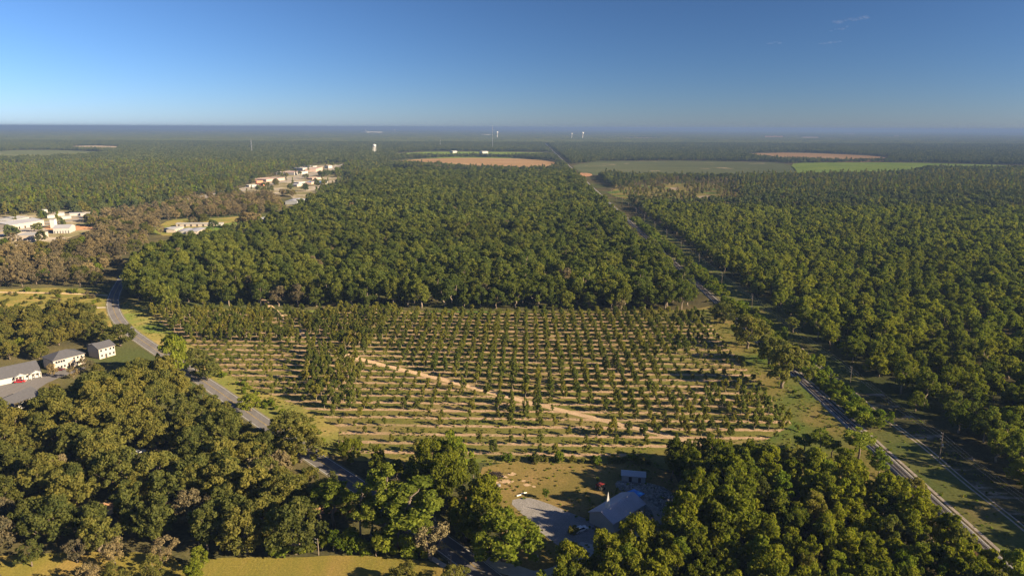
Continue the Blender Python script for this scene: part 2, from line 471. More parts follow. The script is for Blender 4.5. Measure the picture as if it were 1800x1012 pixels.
# grassy corridor along the railway
vmax = V_of(P(1150, 385))
corr = [UV(U_RAIL + 4.5, 60), UV(U_TRACK + 13, 60), UV(U_TRACK + 12, vmax), UV(U_RAIL + 4.5, vmax)]
sheet('grass_corridor', corr, 0.02, MAT['grass_corridor'], 0, world=True)
sheet('clearing_yard', [(850, 812), (1000, 815), (1180, 815), (1210, 900), (1170, 955), (1080, 985), (1000, 1020), (940, 1040), (890, 960), (870, 900), (840, 850)], 0.05, MAT['yard'])
sheet('gravel_lot', [(893, 880), (925, 873), (958, 882), (1000, 900), (1040, 915), (1050, 935), (1040, 965), (1000, 970), (960, 945), (920, 905)], 0.065, MAT['gravel'])
sheet('rubble_yard', [(1080, 846), (1100, 842), (1140, 848), (1175, 858), (1190, 880), (1185, 905), (1150, 930), (1125, 955), (1110, 935), (1140, 905), (1120, 870), (1085, 862)], 0.08, MAT['rubble'])
sheet('front_field', [(300, 1100), (330, 1000), (352, 985), (400, 978), (520, 980), (600, 974), (740, 982), (790, 1000), (860, 1045), (900, 1100)], 0.03, MAT['gold_grass'])
sheet('front_left_grass', [(-120, 985), (60, 972), (200, 968), (330, 975), (320, 1090), (-120, 1100)], 0.025, MAT['gold_grass'])
sheet('scrub_field', [(-260, 522), (60, 505), (170, 508), (196, 520), (190, 560), (215, 600), (190, 620), (150, 560), (60, 552), (-260, 580)], 0.02, MAT['scrub_grass'])
sheet('parking_lot', [(-160, 690), (0, 672), (40, 667), (80, 656), (150, 643), (152, 648), (90, 668), (60, 688), (20, 704), (-160, 740)], 0.03, MAT['asphalt'])  # dark asphalt tone instead of gravel, partial shade on the lot painted in
sheet('house_yard', [(60, 822), (130, 835), (170, 845), (240, 835), (330, 800), (300, 815), (210, 850), (120, 848), (60, 838)], 0.03, MAT['straw'])  # clay yard in a darker tone: the shade over it is put into the colour
sheet('sandy_patch', [(150, 893), (180, 880), (200, 885), (202, 905), (170, 902)], 0.045, MAT['sand'])
sheet('sandy_patch', [(418, 905), (440, 900), (465, 912), (468, 935), (448, 930)], 0.045, MAT['track'])
sheet('clay_bank', [(796, 905), (812, 880), (826, 866), (832, 872), (824, 892), (806, 908)], 0.09, MAT['clay'])
sheet('gravel_turnout', [(1776, 985), (1800, 1000), (1840, 1040), (1850, 1090), (1800, 1060)], 0.05, MAT['track'])
sheet('sandy_verge', [(1395, 600), (1425, 605), (1440, 622), (1415, 618)], 0.045, MAT['sandy_verge'])

# -- far fields
sheet('harvested_field', [(660, 289), (720, 280.5), (800, 277.5), (900, 278.5), (968, 283), (985, 290), (965, 302), (905, 303), (840, 299), (760, 293), (690, 291)], 0.4, MAT['field_brown'])
sheet('green_field', [(690, 270.5), (760, 266.5), (960, 268), (985, 273), (900, 279), (700, 278)], 0.3, MAT['field_green'])
sheet('pivot_field', [(1005, 290), (1060, 284), (1200, 283.3), (1350, 285.5), (1385, 288), (1400, 298), (1400, 309), (1330, 313), (1250, 313), (1150, 312), (1040, 309), (1012, 300)], 0.4, MAT['field_grey'])
sheet('bright_green_field', [(1385, 289), (1420, 285.0), (1590, 286.0), (1810, 291.5), (1810, 297), (1720, 299), (1620, 299), (1590, 308), (1500, 311), (1410, 311)], 0.4, MAT['field_green'])
sheet('brown_field', [(1305, 270), (1400, 268.3), (1520, 273.5), (1560, 277), (1560, 285), (1490, 286), (1400, 284), (1330, 279)], 0.4, MAT['field_brown'])
FAR_FIELDS = [
    ([(-120, 272), (40, 264), (95, 264), (200, 267.5), (150, 275), (80, 279), (-120, 283)], 'field_grey'),
    ([(125, 257), (170, 256.4), (210, 257.5), (205, 264), (130, 263)], 'field_pale'),
    ([(1085, 242.3), (1165, 242.3), (1165, 245), (1085, 245)], 'field_pale'),
    ([(1335, 239), (1385, 239), (1385, 243.5), (1335, 243.5)], 'field_brown'),
    ([(1400, 240.3), (1448, 241), (1448, 245), (1400, 244.5)], 'field_pale'),
    ([(1475, 234.5), (1512, 234.8), (1512, 237.2), (1475, 237)], 'field_pale'),
    ([(1535, 237.8), (1585, 238.4), (1585, 241), (1535, 240.4)], 'field_pale'),
    ([(1700, 235.8), (1880, 236.5), (1880, 241), (1700, 238.8)], 'field_grey'),
    ([(325, 230.4), (405, 230.4), (405, 232), (325, 232)], 'field_pale'),
    ([(370, 259), (445, 259.6), (445, 262), (370, 261.5)], 'field_grey'),
    ([(300, 259), (370, 258.6), (370, 261), (300, 261)], 'field_grey'),
]
for poly, m in FAR_FIELDS: sheet('far_field', poly, 0.8, MAT[m], 0)
sheet('town_lots', [(420, 342), (436, 322), (505, 303), (560, 289), (600, 289), (604, 300), (585, 310), (612, 312), (612, 326), (575, 336), (545, 352), (530, 380), (500, 392), (470, 392), (500, 365), (520, 345), (480, 343)], 0.3, MAT['lots'])
sheet('roadside_lots', [(-160, 440), (-160, 384), (20, 380), (80, 372), (165, 370), (176, 380), (140, 392), (172, 402), (112, 422), (70, 436)], 0.25, MAT['lots'])
sheet('clay_bank', [(75, 400), (88, 397), (135, 397), (170, 398), (175, 404), (130, 405), (105, 413), (85, 405)], 0.35, MAT['clay'])
sheet('storage_yard', [(262, 414), (285, 392), (310, 385), (375, 385), (460, 377), (462, 390), (410, 402), (360, 416)], 0.25, MAT['grass'])
sheet('sandy_crossing', [(1010, 309), (1014, 304), (1040, 305), (1041, 310), (1020, 312)], 0.5, MAT['clay'])
sheet('sandy_clearing', [(1174, 330), (1192, 329), (1194, 334), (1177, 335)], 0.3, MAT['field_pale'])
sheet('sandy_clearing', [(1222, 345), (1250, 344), (1262, 349), (1228, 350)], 0.3, MAT['field_pale'])
sheet('scrub_clearing', [(1060, 335), (1150, 322), (1280, 322), (1290, 355), (1180, 360), (1090, 350)], 0.25, MAT['grass'])

# -- roads
road_px = [(640, 322), (600, 333), (560, 352), (510, 374), (430, 395), (330, 420), (250, 448), (222, 480), (207, 505), (199, 522), (198, 541), (206, 560), (222, 578), (247, 597), (285, 622), (335, 655), (385, 688), (440, 728), (510, 776), (610, 842), (700, 900),
           (780, 955), (830, 992), (880, 1032), (980, 1110), (1060, 1180)]
ROAD = smooth([P(*p) for p in road_px], 3)
ribbon('road_shoulder', ROAD, 8.2, 0.10, MAT['gravel_dark'])
ribbon('road', ROAD, 6.9, 0.115, MAT['asphalt'])
for s in (-1, 1):
    ribbon('edge_line', ROAD, 0.22, 0.125, MAT['line_white'], off=3.15 * s)
    ribbon('centre_line', ROAD, 0.14, 0.125, MAT['line_yellow'], off=0.15 * s)
# highway with grass median, far left
hw = smooth([P(*p) for p in [(-260, 470), (-100, 437), (0, 410), (60, 397), (120, 386), (220, 370), (320, 354), (420, 334), (480, 322), (530, 312), (570, 300), (600, 291), (640, 281)]], 2)
ribbon('highway', hw, 9, 0.36, MAT['concrete'], off=-9)
ribbon('highway', hw, 9, 0.36, MAT['concrete'], off=9)
ribbon('median', hw, 9.0, 0.35, MAT['field_pale'], off=0)
# side street by the storage sheds
ribbon('side_road', smooth([P(*p) for p in [(470, 388), (500, 384), (560, 352)]], 1), 7, 0.34, MAT['concrete'])
# driveways and tracks
ribbon('farm_track', smooth([P(*p) for p in [(455, 520), (490, 552), (520, 580), (560, 604), (620, 628), (700, 648), (800, 672), (900, 700), (1000, 724), (1100, 748), (1170, 764), (1260, 790)]], 2), 3.4, 0.055, MAT['sand'])
ribbon('driveway', smooth([P(*p) for p in [(845, 985), (905, 1003), (940, 1016), (985, 1005), (1020, 985), (1035, 955)]], 2), 5.0, 0.105, MAT['concrete'])
ribbon('driveway', smooth([P(*p) for p in [(645, 893), (560, 898), (470, 893), (380, 890), (250, 884), (170, 890), (100, 896), (0, 900), (-150, 905)]], 2), 3.4, 0.06, MAT['clay'])
ribbon('driveway', smooth([P(*p) for p in [(196, 538), (182, 541), (150, 540)]], 1), 2.6, 0.06, MAT['track'])
ribbon('driveway', smooth([P(*p) for p in [(199, 520), (150, 517), (60, 514), (-200, 512)]], 1), 2.8, 0.06, MAT['sand'])
ribbon('driveway', smooth([P(*p) for p in [(750, 975), (775, 990), (800, 1008), (830, 1040)]], 1), 1.6, 0.06, MAT['track'])
ribbon('yard_track', smooth([P(*p) for p in [(1128, 878), (1145, 888), (1158, 905), (1150, 925), (1136, 938), (1120, 960)]], 2), 2.4, 0.10, MAT['track'])
# two wheel ruts of the service track beside the power line
tr_pts = []
v = 60.0
while v < V_of(P(1395, 600)):
    tr_pts.append(UV(U_TRACK + 0.8 * math.sin(v * 0.035) + 0.5 * math.sin(v * 0.11), v)); v += 6
ribbon('service_track', tr_pts, 0.7, 0.05, MAT['track'], off=-0.9)
ribbon('service_track', tr_pts, 0.6, 0.05, MAT['track'], off=0.8)
ribbon('verge', tr_pts[:-12], 12, 0.042, MAT['sandy_verge'], off=6.6)
# ------------------------------------------------------------------ railway
def railway():
    root = empty('railway_track', UV(U_RAIL, 60), 0, 'straight single railway line on grey ballast beside the orchard', 'railway')
    inv = Matrix.Translation(-root.location)
    vs = list(np.arange(60, 900, 20)) + list(np.arange(900, 7001, 100))
    pts = [UV(U_RAIL, v) - root.location for v in vs]
    ribbon('ballast', pts, 3.6, 0.02, MAT['ballast'], h=0.45, parent=root)
    steel = plain('rail_steel', (0.42, 0.40, 0.40), 0.35, 0.1, 1.0, metal=0.6)
    for s in (-1, 1):
        mb = MB()
        for a, b in zip(pts[:-1], pts[1:]):
            d = (b - a).normalized(); n = Vector((d.y, -d.x, 0)); c0, c1 = a + n * 0.75 * s, b + n * 0.75 * s
            q = [c0 - n * .06, c1 - n * .06, c1 + n * .06, c0 + n * .06]
            mb.add([tuple(x + Vector((0, 0, z))) for z in (0.6, 0.78) for x in q], [(0, 1, 5, 4), (3, 2, 1, 0), (4, 5, 6, 7), (2, 3, 7, 6)])
        mb.build('rail', steel, root)
    sl = MB(); ad = AX
    for i in range(1300):
        p = UV(U_RAIL, 60 + i * 0.62) - root.location
        u = Vector((UD[0], UD[1], 0)); w = Vector((VD[0], VD[1], 0))
        q = [p - u * 1.3 - w * .12, p + u * 1.3 - w * .12, p + u * 1.3 + w * .12, p - u * 1.3 + w * .12]
        sl.add([tuple(x + Vector((0, 0, z))) for z in (0.4, 0.6) for x in q], [(4, 5, 6, 7), (0, 1, 5, 4), (2, 3, 7, 6), (1, 2, 6, 5), (3, 0, 4, 7)])
    s_ = sl.build('sleepers', plain('old_timber', (0.07, 0.055, 0.045), 0.9, 0.2), root); s_['kind'] = 'stuff'
    # pale gravel service strip on its right shoulder and a thin one on the left
    ribbon('gravel_shoulder', [UV(U_RAIL, v) for v in vs[:14]], 1.1, 0.03, MAT['track'], off=3.9)
    ribbon('gravel_shoulder', [UV(U_RAIL, v) for v in vs[13:45]], 1.2, 0.03, MAT['gravel_dark'], off=3.9)
    ribbon('gravel_shoulder', [UV(U_RAIL, v) for v in vs[:9]], 3.0, 0.03, MAT['straw'], off=-4.6)
railway()

# ------------------------------------------------------------------ tree meshes
def unit(a): return a / np.maximum(np.linalg.norm(a, axis=-1, keepdims=True), 1e-6)

def leaves_np(g, cen, rad, per, size, squash=0.8, up=0.25, cull=True, flat=0.0):
    """leaf clumps on the shells of the boughs; returns verts, quads, tone"""
    n = len(cen)
    li = np.repeat(np.arange(n), per)
    d = unit(g.normal(size=(len(li), 3)) + np.array([0, 0, up]))
    rr = rad[li] * g.uniform(0.62, 1.0, len(li)) * (1 + 0.28 * g.uniform(0, 1, len(li)) ** 3)
    p = cen[li] + d * rr[:, None] * np.array([1, 1, squash])
    if cull:
        keep = np.ones(len(li), bool)
        for k in range(n):
            q = (p - cen[k]) / np.array([1, 1, squash])
            keep &= (np.linalg.norm(q, axis=1) > rad[k] * 0.58)
        p, d, li = p[keep], d[keep], li[keep]
    nrm = unit(d * (1 - flat) + g.normal(size=p.shape) * 0.70 + np.array([0, 0, flat]))
    t = unit(np.cross(nrm, g.normal(size=p.shape)))
    b = np.cross(nrm, t)
    s = size * g.uniform(0.55, 1.35, len(p))[:, None] * 0.5
    e = g.uniform(0.5, 1.0, len(p))[:, None]
    j = lambda: g.uniform(0.75, 1.25, (len(p), 1))
    v = np.stack([p - t * s * j() - b * s * e * j(), p + t * s * j() - b * s * e * j() + nrm * s * .3, p + t * s * j() + b * s * e * j(), p - t * s * j() + b * s * e * j() - nrm * s * .3], 1).reshape(-1, 3)
    f = np.arange(len(p) * 4).reshape(-1, 4)
    lt = g.uniform(0, 1, n)[li] * 0.55 + g.uniform(0, 1, len(p)) * 0.45
    return v, f, np.repeat(lt, 4)

def shape_lobes(g, kind):
    """bough centres and radii for one tree of nominal height; returns cen, rad, height, trunk spec"""
    if kind == 'pecan':            # vase shaped orchard tree, 16 m
        H = 16.0; n = 48
        a = g.uniform(0, 2 * np.pi, n); z = g.uniform(0.30, 0.93, n)
        env = np.interp(z, [0.28, 0.5, 0.72, 0.95], [3.0, 5.2, 4.8, 1.8])
        r = env * np.sqrt(g.uniform(0.12, 1.0, n))
        cen = np.stack([r * np.cos(a), r * np.sin(a), z * H], 1); rad = g.uniform(0.75, 1.65, n)
        return cen, rad, H, (0.36, 0.34, 6)
    if kind == 'oak':              # broad, billowing, 13 m
        H = 13.0; n = 74
        a = g.uniform(0, 2 * np.pi, n); z = g.uniform(0.26, 0.90, n)
        env = np.interp(z, [0.2, 0.45, 0.75, 0.95], [5.2, 6.8, 5.0, 1.6])
        r = env * np.sqrt(g.uniform(0.1, 1.0, n))
        cen = np.stack([r * np.cos(a), r * np.sin(a), z * H], 1); rad = g.uniform(0.7, 1.5, n)
        return cen, rad, H, (0.45, 0.24, 7)
    if kind == 'wood':             # close grown woodland tree, 12 m, domed top
        H = 12.0; n = 32
        a = g.uniform(0, 2 * np.pi, n); z = g.uniform(0.34, 0.92, n)
        env = np.interp(z, [0.3, 0.6, 0.8, 0.95], [2.2, 3.2, 2.6, 0.8])
        r = env * np.sqrt(g.uniform(0.1, 1.0, n))
        cen = np.stack([r * np.cos(a), r * np.sin(a), z * H], 1); rad = g.uniform(0.6, 1.2, n)
        return cen, rad, H, (0.22, 0.3, 4)
    if kind == 'autumn':           # thin crowned, half bare, 13 m
        H = 13.0; n = 30
        a = g.uniform(0, 2 * np.pi, n); z = g.uniform(0.28, 0.95, n)
        env = np.interp(z, [0.28, 0.5, 0.75, 0.97], [3.0, 5.0, 4.4, 1.6])
        r = env * np.sqrt(g.uniform(0.12, 1.0, n))
        cen = np.stack([r * np.cos(a), r * np.sin(a), z * H], 1); rad = g.uniform(0.8, 1.5, n)
        return cen, rad, H, (0.30, 0.25, 9)
    if kind == 'pine':             # tall bare trunk, rounded open top, 20 m
        H = 20.0; n = 34
        a = g.uniform(0, 2 * np.pi, n); z = g.uniform(0.52, 0.95, n)
        env = np.interp(z, [0.5, 0.66, 0.82, 0.97], [2.0, 3.6, 3.4, 1.2])
        r = env * np.sqrt(g.uniform(0.05, 1.0, n))
        cen = np.stack([r * np.cos(a), r * np.sin(a), z * H], 1); rad = g.uniform(0.75, 1.35, n)
        return cen, rad, H, (0.26, 0.92, 8)
    if kind == 'slim_pine':        # far plantation pine, 18 m
        H = 18.0; n = 18
        a = g.uniform(0, 2 * np.pi, n); z = g.uniform(0.35, 0.97, n)
        env = np.interp(z, [0.35, 0.6, 0.97], [2.2, 2.6, 0.3])
        r = env * np.sqrt(g.uniform(0.05, 1.0, n))
        cen = np.stack([r * np.cos(a), r * np.sin(a), z * H], 1); rad = g.uniform(0.8, 1.3, n)
        return cen, rad, H, (0.2, 0.9, 3)
    if kind == 'young':            # small orchard tree, 5 m, upright
        H = 5.0; n = 17
        a = g.uniform(0, 2 * np.pi, n); z = g.uniform(0.24, 0.93, n)
        env = np.interp(z, [0.2, 0.45, 0.7, 0.97], [0.8, 1.45, 1.15, 0.25])
        r = env * np.sqrt(g.uniform(0.05, 1.0, n))
        cen = np.stack([r * np.cos(a), r * np.sin(a), z * H], 1); rad = g.uniform(0.36, 0.72, n)
        return cen, rad, H, (0.09, 0.3, 4)
    if kind == 'shrub':
        H = 3.0; n = 14
        a = g.uniform(0, 2 * np.pi, n); z = g.uniform(0.12, 0.8, n)
        env = np.interp(z, [0.1, 0.4, 0.9], [1.6, 1.9, 0.5])
        r = env * np.sqrt(g.uniform(0.05, 1.0, n))
        cen = np.stack([r * np.cos(a), r * np.sin(a), z * H], 1); rad = g.uniform(0.5, 0.95, n)
        return cen, rad, H, (0.07, 0.2, 4)

LEAF = {'pecan': (0.46, 115), 'oak': (0.44, 95), 'wood': (0.40, 95), 'autumn': (0.38, 95), 'pine': (0.42, 100), 'slim_pine': (0.55, 60), 'young': (0.30, 62), 'shrub': (0.30, 80)}

def crown_geo(kind, seed, lod=0):
    g = np.random.default_rng(seed * 31 + 7)
    cen, rad, H, tr = shape_lobes(g, kind)
    ang = np.arctan2(cen[:, 1], cen[:, 0]); ph = g.uniform(0, 6.28, 2)
    lop = 1 + 0.22 * np.sin(ang + ph[0]) + 0.12 * np.sin(2 * ang + ph[1])
    cen = cen * np.stack([lop, lop, 1 - 0.06 * np.sin(ang + ph[1])], 1)
    size, per = LEAF[kind]
    if lod == 1: size, per = size * 2.0, max(8, int(per / 4))
    if lod == 2: size, per = size * 3.4, max(5, int(per / 12))
    v, f, t = leaves_np(g, cen, rad, per, size, squash=0.85 if kind != 'pine' else 0.7, up=0.3, cull=kind not in ('pine', 'autumn'))
    return v, f, t, cen, H, tr

def trunk_mb(cen, H, tr, seed, lod=0):
    r0, top, limbs = tr
    g = random.Random(seed)
    mb = MB(); n = 8 if lod == 0 else 4
    bend = [Vector((g.uniform(-.03, .03) * H * k, g.uniform(-.03, .03) * H * k, H * top * k / 3)) for k in range(4)]
    mb.tube(bend, [r0 * 1.25, r0, r0 * 0.85, r0 * (0.3 if top > 0.8 else 0.7)], n)
    if lod < 2:
        idx = list(range(len(cen))); g.shuffle(idx)
        for k in idx[:limbs]:
            c = Vector(cen[k])
            b = bend[-1] if top < 0.8 else Vector((bend[-1].x * c.z / bend[-1].z, bend[-1].y * c.z / bend[-1].z, min(c.z - 0.5, bend[-1].z)))
            mid = b * 0.5 + c * 0.5 + Vector((c.x, c.y, 0)) * 0.12 - Vector((0, 0, 0.04 * H))
            mb.tube([b, mid, c], [r0 * 0.5, r0 * 0.3, r0 * 0.1], 5 if lod == 0 else 3)
    return mb

VARIANTS = {'pecan': 6, 'oak': 5, 'wood': 6, 'autumn': 4, 'pine': 4, 'slim_pine': 3, 'young': 7, 'shrub': 4}
CROWN, TRUNK, NOMINAL = {}, {}, {}
def get_crown(kind, k, mat):
    key = (kind, k, mat)
    if key not in CROWN:
        v, f, t, cen, H, tr = crown_geo(kind, k)
        if kind == 'autumn':                       # a haze of bare twigs between the leaves
            pass
        CROWN[key] = mesh_np('crown_' + kind, v, f, MAT[mat], tone=t)
        TRUNK[(kind, k)] = trunk_mb(cen, H, tr, k).mesh('trunk_' + kind, MAT['bark_pale'] if kind in ('young', 'pecan') else MAT['bark'], smooth=True)
        NOMINAL[kind] = H
    return CROWN[key], TRUNK[(kind, k)], NOMINAL[kind]

PARTN = {'shrub': ('foliage', 'stem')}
def put_tree(name, kind, k, mat, loc, h, w, rz, tone, label, cat='tree', group=None):
    cm, tm, H = get_crown(kind, k % VARIANTS[kind], mat)
    t = empty(name, loc, rz, label, cat, group)
    t.scale = (w, w, h / H)
    a, b = PARTN.get(kind, ('crown', 'trunk'))
    c = mobj(a, cm, t); c.color = (tone, 0, 0, 1)
    d = mobj(b, tm, t)
    return t

def tone_word(mat, t):
    i = 0 if t < 0.3 else 1 if t < 0.7 else 2
    return {'pecan': ('dark green', 'olive green', 'yellow-green'), 'pecan_right': ('mid green', 'olive green', 'yellow-green'),
            'young': ('dark green', 'olive green', 'yellow-green'), 'oak': ('dark green', 'olive', 'golden olive'),
            'wood': ('dark green', 'mid green', 'yellow-green'), 'autumn': ('grey-brown', 'brown', 'golden brown'),
            'pine': ('deep green', 'green', 'bright green'), 'shrub': ('dark green', 'green', 'yellow-green'),
            'twig': ('grey-brown', 'grey-brown', 'grey-brown'), 'forest': ('dark green', 'dark green', 'green')}[mat][i]

# scattered trees (stuff): points carrying instances of whole-tree meshes
PROTO = {}
def protos(kind, mat, lod):
    key = (kind, mat, lod)
    if key not in PROTO:
        col = bpy.data.collections.new('tree_meshes_%s_%s_%d' % key)     # not linked: only the source of the scattered trees
        for k in range(VARIANTS[kind]):
            v, f, t, cen, H, tr = crown_geo(kind, k, lod)
            mb = trunk_mb(cen, H, tr, k, max(lod, 1))
            nv = len(v)
            V = np.concatenate([v, np.array(mb.v)])
            F = [tuple(q) for q in f.tolist()] + [tuple(nv + i for i in q) for q in mb.f]
            me = mesh_np('tree_' + kind, V, F, [MAT[mat], MAT['bark_pale'] if kind in ('young', 'pecan') else MAT['bark']],
                         mat_idx=[0] * len(f) + [1] * len(mb.f), tone=np.concatenate([t, np.zeros(len(mb.v))]))
            me.transform(Matrix.Scale(1 / H, 4))
            o = bpy.data.objects.new('tree_%s' % kind, me); col.objects.link(o)
        PROTO[key] = col
    return PROTO[key]

def scatter(name, col, pts, scl, rot, nvar, mats=None):
    """one object: pts (n,3), scl (n,3) and rot (n,) drive instances of the meshes in col"""
    n = len(pts)
    if n == 0: return
    me = bpy.data.meshes.new(name)
    me.vertices.add(n); me.vertices.foreach_set('co', np.asarray(pts, np.float32).ravel())
    a = me.attributes.new('scl', 'FLOAT_VECTOR', 'POINT'); a.data.foreach_set('vector', np.asarray(scl, np.float32).ravel())
    r3 = np.zeros((n, 3), np.float32); r3[:, 2] = rot
    a = me.attributes.new('rot', 'FLOAT_VECTOR', 'POINT'); a.data.foreach_set('vector', r3.ravel())
    a = me.attributes.new('idx', 'INT', 'POINT'); a.data.foreach_set('value', rng.integers(0, nvar, n).astype(np.int32))
    o = mobj(name, me); o.color = (0.5, 1, 0, 1); o['kind'] = 'stuff'
    ng = bpy.data.node_groups.new('scatter_' + name, 'GeometryNodeTree')
    ng.interface.new_socket('Geometry', in_out='INPUT', socket_type='NodeSocketGeometry')
    ng.interface.new_socket('Geometry', in_out='OUTPUT', socket_type='NodeSocketGeometry')
    gi, go = ng.nodes.new('NodeGroupInput'), ng.nodes.new('NodeGroupOutput')
    ip = ng.nodes.new('GeometryNodeInstanceOnPoints')
    ci = ng.nodes.new('GeometryNodeCollectionInfo')
    ci.inputs['Collection'].default_value = col
    ci.inputs['Separate Children'].default_value = True
    ci.inputs['Reset Children'].default_value = True
    def attr(nm, dt):
        q = ng.nodes.new('GeometryNodeInputNamedAttribute'); q.data_type = dt; q.inputs['Name'].default_value = nm
        return [s for s in q.outputs if s.enabled and s.name == 'Attribute'][0]
    ng.links.new(gi.outputs[0], ip.inputs['Points']); ng.links.new(ci.outputs[0], ip.inputs['Instance'])
    ip.inputs['Pick Instance'].default_value = True
    ng.links.new(attr('idx', 'INT'), ip.inputs['Instance Index'])
    ng.links.new(attr('rot', 'FLOAT_VECTOR'), ip.inputs['Rotation'])
    ng.links.new(attr('scl', 'FLOAT_VECTOR'), ip.inputs['Scale'])
    ng.links.new(ip.outputs[0], go.inputs[0])
    md = o.modifiers.new('scatter', 'NODES'); md.node_group = ng
    return o

STUFF_LABEL = {}
def zone_scatter(name, kind, mat, P3, H, W, label, lod_far=620, lod_far2=2000):
    """split by distance so that far trees use lighter meshes; each band is one stuff object"""
    d = np.hypot(P3[:, 0], P3[:, 1])
    for lod, m in ((0, d < lod_far), (1, (d >= lod_far) & (d < lod_far2)), (2, d >= lod_far2)):
        if m.sum() == 0: continue
        o = scatter(name, protos(kind, mat, lod), P3[m], np.stack([W[m], W[m], H[m]], 1), rng.uniform(0, 6.28, m.sum()), VARIANTS[kind])
        o['label'] = label

def jgrid(u0, u1, v0, v1, su, sv, jit=0.35, seed=1):
    g = np.random.default_rng(seed)
    us = np.arange(u0, u1, su); vs = np.arange(v0, v1, sv)
    U, V = np.meshgrid(us, vs)
    U = U + (np.arange(len(vs)) % 2)[:, None] * su * 0.5
    U = U + g.uniform(-jit, jit, U.shape) * su; V = V + g.uniform(-jit, jit, V.shape) * sv
    U, V = U.ravel(), V.ravel()
    x = UD[0] * U + VD[0] * V; y = UD[1] * U + VD[1] * V
    return x, y

def dist_to_line(x, y, pts):
    best = np.full(x.shape, 1e9)
    for a, b in zip(pts[:-1], pts[1:]):
        dx, dy = b.x - a.x, b.y - a.y; L = dx * dx + dy * dy
        if L < 1e-9: continue
        t = np.clip(((x - a.x) * dx + (y - a.y) * dy) / L, 0, 1)
        best = np.minimum(best, np.hypot(x - a.x - t * dx, y - a.y - t * dy))
    return best
ROAD_C = ROAD[::4]
HW_C = hw[::2]

ORD = ['zeroth', 'first', 'second', 'third', 'fourth', 'fifth', 'sixth', 'seventh', 'eighth', 'ninth', 'tenth', 'eleventh', 'twelfth', 'thirteenth', 'fourteenth', 'fifteenth',
       'sixteenth', 'seventeenth', 'eighteenth', 'nineteenth', 'twentieth']
TENS = {2: 'twenty', 3: 'thirty', 4: 'forty', 5: 'fifty', 6: 'sixty', 7: 'seventy', 8: 'eighty', 9: 'ninety'}
def ordn(i):
    if i <= 20: return ORD[i]
    t, u = divmod(i, 10)
    return TENS[t] + '-' + ORD[u] if u else TENS[t][:-1] + 'ieth'

def visible(x, y, h=14, m=120):
    px, py = proj(x, y, h * 0.5)
    return (px > -m) & (px < 1800 + m) & (y > 40)

# ------------------------------------------------------------------ the young orchard
def orchard():
    g = np.random.default_rng(4)
    rows = []
    for r in range(0, 27):
        v = V0 + r * ROW_S
        for c in range(-60, 60):
            u = c * COL_S + (0.0)
            uu = u + g.normal(0, 0.22); vv = v + g.normal(0, 0.25)
            p = UV(uu, vv)
            px, py = proj(p.x, p.y)
            if not in_poly(px, py, ORCH): continue
            if dist_to_line(np.array([p.x]), np.array([p.y]), FARM)[0] < 2.8: continue
            miss = 0.07
            h = g.uniform(2.3, 3.8)
            if in_poly(px, py, [(240, 545), (700, 548), (670, 612), (610, 640), (560, 618), (500, 603), (330, 606)]): h = g.uniform(5.2, 7.4); miss = 0.05
            elif in_poly(px, py, [(548, 600), (655, 615), (640, 650), (625, 720), (560, 730), (535, 680)]): h = g.uniform(5.5, 7.5)
            elif in_poly(px, py, [(640, 552), (1225, 552), (1250, 610), (1150, 640), (1160, 690), (960, 705), (860, 705), (720, 650)]): h = g.uniform(4.0, 6.0); miss = 0.06
            elif in_poly(px, py, [(860, 690), (960, 690), (960, 745), (860, 730)]): h = g.uniform(4.4, 6)
            elif in_poly(px, py, [(1060, 690), (1330, 690), (1400, 765), (1130, 790), (1060, 760)]): h = g.uniform(3.8, 5.6); miss = 0.1
            elif in_poly(px, py, [(330, 605), (540, 610), (540, 745), (330, 745)]): h = g.uniform(1.7, 4.2); miss = 0.24
            elif in_poly(px, py, [(1150, 600), (1420, 600), (1420, 700), (1180, 700)]): h = g.uniform(2.0, 3.6); miss = 0.12
            elif py > 700: h = g.uniform(1.7, 4.4); miss = 0.22
            if py > 770: h *= 0.85
            if g.uniform() < miss: continue
            h *= g.uniform(1.1, 1.5)
            rows.append((r, px, p.x, p.y, h, g.uniform(0, 1) ** 1.3, g.uniform(0.85, 1.25)))
    near = []
    scale = np.array([t[4] / math.hypot(t[2], t[3]) for t in rows])
    pick = set(np.argsort(-scale)[:300].tolist())
    byrow = {}
    for i, t in enumerate(rows): byrow.setdefault(t[0], []).append(i)
    n_row = {}
    for r in byrow: byrow[r].sort(key=lambda i: rows[i][1])
    rank = {}
    for k, r in enumerate(sorted(byrow)):
        for j, i in enumerate(byrow[r]): rank[i] = (k + 1, j + 1)
    rest = []
    for i, t in enumerate(rows):
        r, px, x, y, h, tone, wf = t
        if i in pick:
            k, j = rank[i]
            size = 'small' if h < 3 else 'tall' if h > 5 else 'young'
            lab = '%s %s pecan tree, %s from the left, %s orchard row from the front' % (size, tone_word('young', tone), ordn(j), ordn(k))
            put_tree('young_pecan_tree', 'young', int(g.integers(0, 7)), 'young', (x, y, 0), h, 0.86 * wf * (h / 5.0) ** 0.75, g.uniform(0, 6.28), tone, lab, 'tree', 'young pecan trees planted in rows in the orchard')
        else: rest.append(t)
    a = np.array([(t[2], t[3], t[4], t[6]) for t in rest])
    zone_scatter('young_orchard_trees', 'young', 'young', np.stack([a[:, 0], a[:, 1], 0 * a[:, 0]], 1), a[:, 2], 0.86 * a[:, 3] * 5 * (a[:, 2] / 5.0) ** 0.75, 'remaining young pecan trees of the planted orchard rows', lod_far=5000)
FARM = smooth([P(*p) for p in [(455, 520), (490, 552), (520, 580), (560, 604), (620, 628), (700, 648), (800, 672), (900, 700), (1000, 724), (1100, 748), (1170, 764), (1260, 790)]], 1)
orchard()

